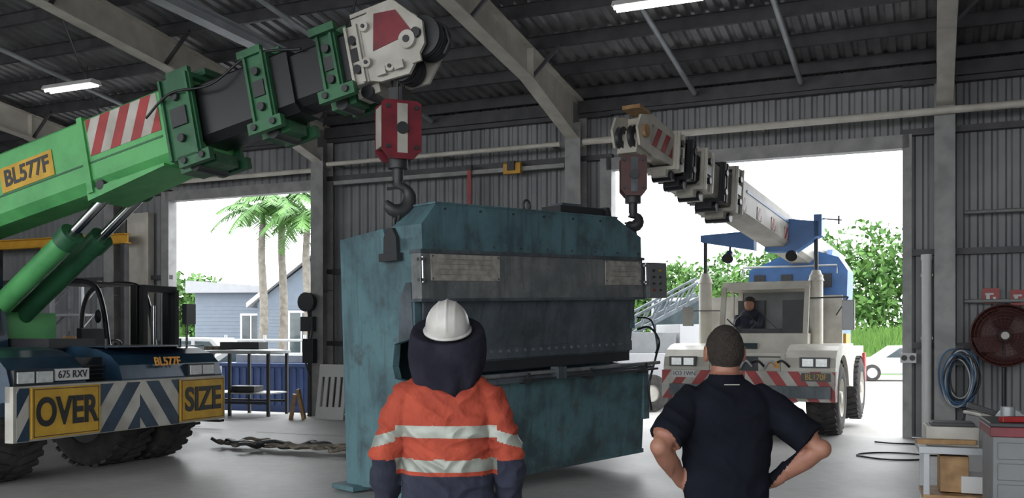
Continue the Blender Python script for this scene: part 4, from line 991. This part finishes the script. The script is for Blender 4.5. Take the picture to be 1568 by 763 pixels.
def car(name,x,y,rz,ute=False,sc=1.):
    k=MB(name,T(x,y,-.16)@Matrix.Rotation(rz,4,'Z')@Matrix.Scale(sc,4))
    if ute: prof=[(-2.5,.35),(2.5,.35),(2.55,.85),(2.4,1.05),(1.3,1.15),(.7,1.75),(-.7,1.78),(-.9,1.1),(-2.5,1.1)]; win=[(.1,1.15),(1.1,1.15),(.62,1.65),(.1,1.67)]; win2=[(-.75,1.15),(0,1.15),(0,1.67),(-.62,1.67)]
    else: prof=[(-2.2,.3),(2.2,.3),(2.28,.6),(2.1,.82),(1.1,.95),(.4,1.42),(-1.1,1.45),(-1.9,1.0),(-2.25,.9)]; win=[(-.3,.95),(.9,.95),(.35,1.34),(-.3,1.36)]; win2=[(-1.6,.97),(-.38,.95),(-.38,1.36),(-1.05,1.36)]
    k.prism(prof,-.85,.85,'y','carw')
    for wv in(win,win2): k.prism(wv,-.862,.862,'y','glass')
    for x0 in(-1.4,1.4):
        for s_ in(-1,1): k.lathe([(.2,-.1),(.34,-.1),(.34,.1),(.2,.1)],(x0,s_*.78,.34),(0,1,0),'rubber',24,False); k.cyl((x0,s_*.8-.08,.34),(x0,s_*.8+.08,.34),.21,'galv')
    k.bx(2.1,2.3,-.7,-.4,.6,.75,'lens'); k.bx(2.1,2.3,.4,.7,.6,.75,'lens'); k.bx(-2.3,-2.15,-.8,-.6,.6,.8,'red'); k.bx(-2.3,-2.15,.6,.8,.6,.8,'red')
    k.finish(.03)
car('parked_car',15.9,38.5,math.radians(172)); car('parked_car',22.5,40,math.radians(5))
car('utility_truck',-10.3,31.6,math.radians(-8),True); car('utility_truck',-14.6,32.0,math.radians(4),True,1.05); car('parked_car',-7.2,27.8,math.radians(20))
k=MB('blue_container_bin',T(-5.6,23.3,-.16)@Matrix.Rotation(math.radians(-20),4,'Z')); k.bx(-1.4,1.4,-.6,.6,.0,1.1,'cblue')
for i in range(14): k.bx(-1.35+i*.2,-1.27+i*.2,-.64,-.6,.15,1.05,'cblue')
k.bx(-1.45,1.45,-.66,.66,1.08,1.16,'cblue'); k.bx(-1.2,1.2,-.3,.4,1.16,1.35,'galv'); k.finish(.01)
k=MB('service_truck',T(5.3,27.5,-.16)@Matrix.Rotation(math.radians(-18),4,'Z'))
for x in(-.9,.9):
    for y in(0,3.2,4.4): k.lathe([(.25,-.15),(.5,-.15),(.5,.15),(.25,.15)],(x,y,.5),(1,0,0),'rubber',28,False); k.cyl((x-.12,y,.5),(x+.12,y,.5),.26,'galv')
cabin(k,-1.1,1.1,-1.1,.9,.7,2.9,'carw'); k.bx(-1.1,1.1,-1.2,-1.05,.4,.8,'dark'); k.bx(-1.0,1.0,.9,6,.8,1.1,'dark')
k.bx(-1.15,1.15,1.2,5.8,1.1,1.3,'galv'); k.finish(.02)
k=MB('boom_lift',T(3.35,23.6,-.16)@Matrix.Rotation(math.radians(20),4,'Z'))
for x in(-1.3,-.4,1.1):
    for y in(-.9,.9): k.lathe([(.2,-.15),(.45,-.15),(.45,.15),(.2,.15)],(x,y,.45),(0,1,0),'rubber',28,False); k.cyl((x,y-.12,.45),(x,y+.12,.45),.22,'white')
k.bx(-2.0,1.6,-.8,.8,.7,1.4,'carw'); k.bx(-2.02,-1.9,-.8,.8,.7,.95,'red'); k.bx(-.9,.5,-.6,.6,1.4,1.9,'greybox'); k.bx(-1.8,-1.2,-.82,-.7,1.1,1.9,'dark'); k.bx(.6,1.5,-.6,.6,1.4,2.1,'carw')
for sg in(-.3,.3):
    k.beam((-1.3,sg,1.5),(1.6,sg,2.9),.06,.1,'ramd'); k.beam((-1.3,sg,1.9),(1.6,sg,3.3),.06,.06,'ramd')
    for i in range(9): a=i/9; k.beam((-1.3+2.9*a,sg,1.5+1.4*a),(-1.3+2.9*(a+.1),sg,1.9+1.4*(a+.1)),.04,.04,'ramd')
k.finish(.01)
# ------------------------------------------------------------------ world, camera
wd=D.worlds.new('overcast_sky'); SC.world=wd; wd.use_nodes=True; nt=wd.node_tree; bg=nt.nodes['Background']
bg.inputs['Color'].default_value=(.95,.975,1.,1); bg.inputs['Strength'].default_value=4.6
sun=D.lights.new('sun','SUN'); sun.energy=1.2; sun.angle=.5; so=D.objects.new('sun',sun); so.rotation_euler=(math.radians(35),math.radians(15),math.radians(150)); SC.collection.objects.link(so)
cam=D.cameras.new('camera'); co=D.objects.new('camera',cam); SC.collection.objects.link(co)
co.location=(0,0,1.65); co.rotation_euler=(math.radians(90),0,0); cam.sensor_width=36; cam.lens=1450/1568*36; cam.shift_y=133.5/1568; cam.clip_end=400; cam.clip_start=.05
SC.camera=co
SC.view_settings.view_transform='Standard'; SC.view_settings.look='None'; SC.view_settings.exposure=0
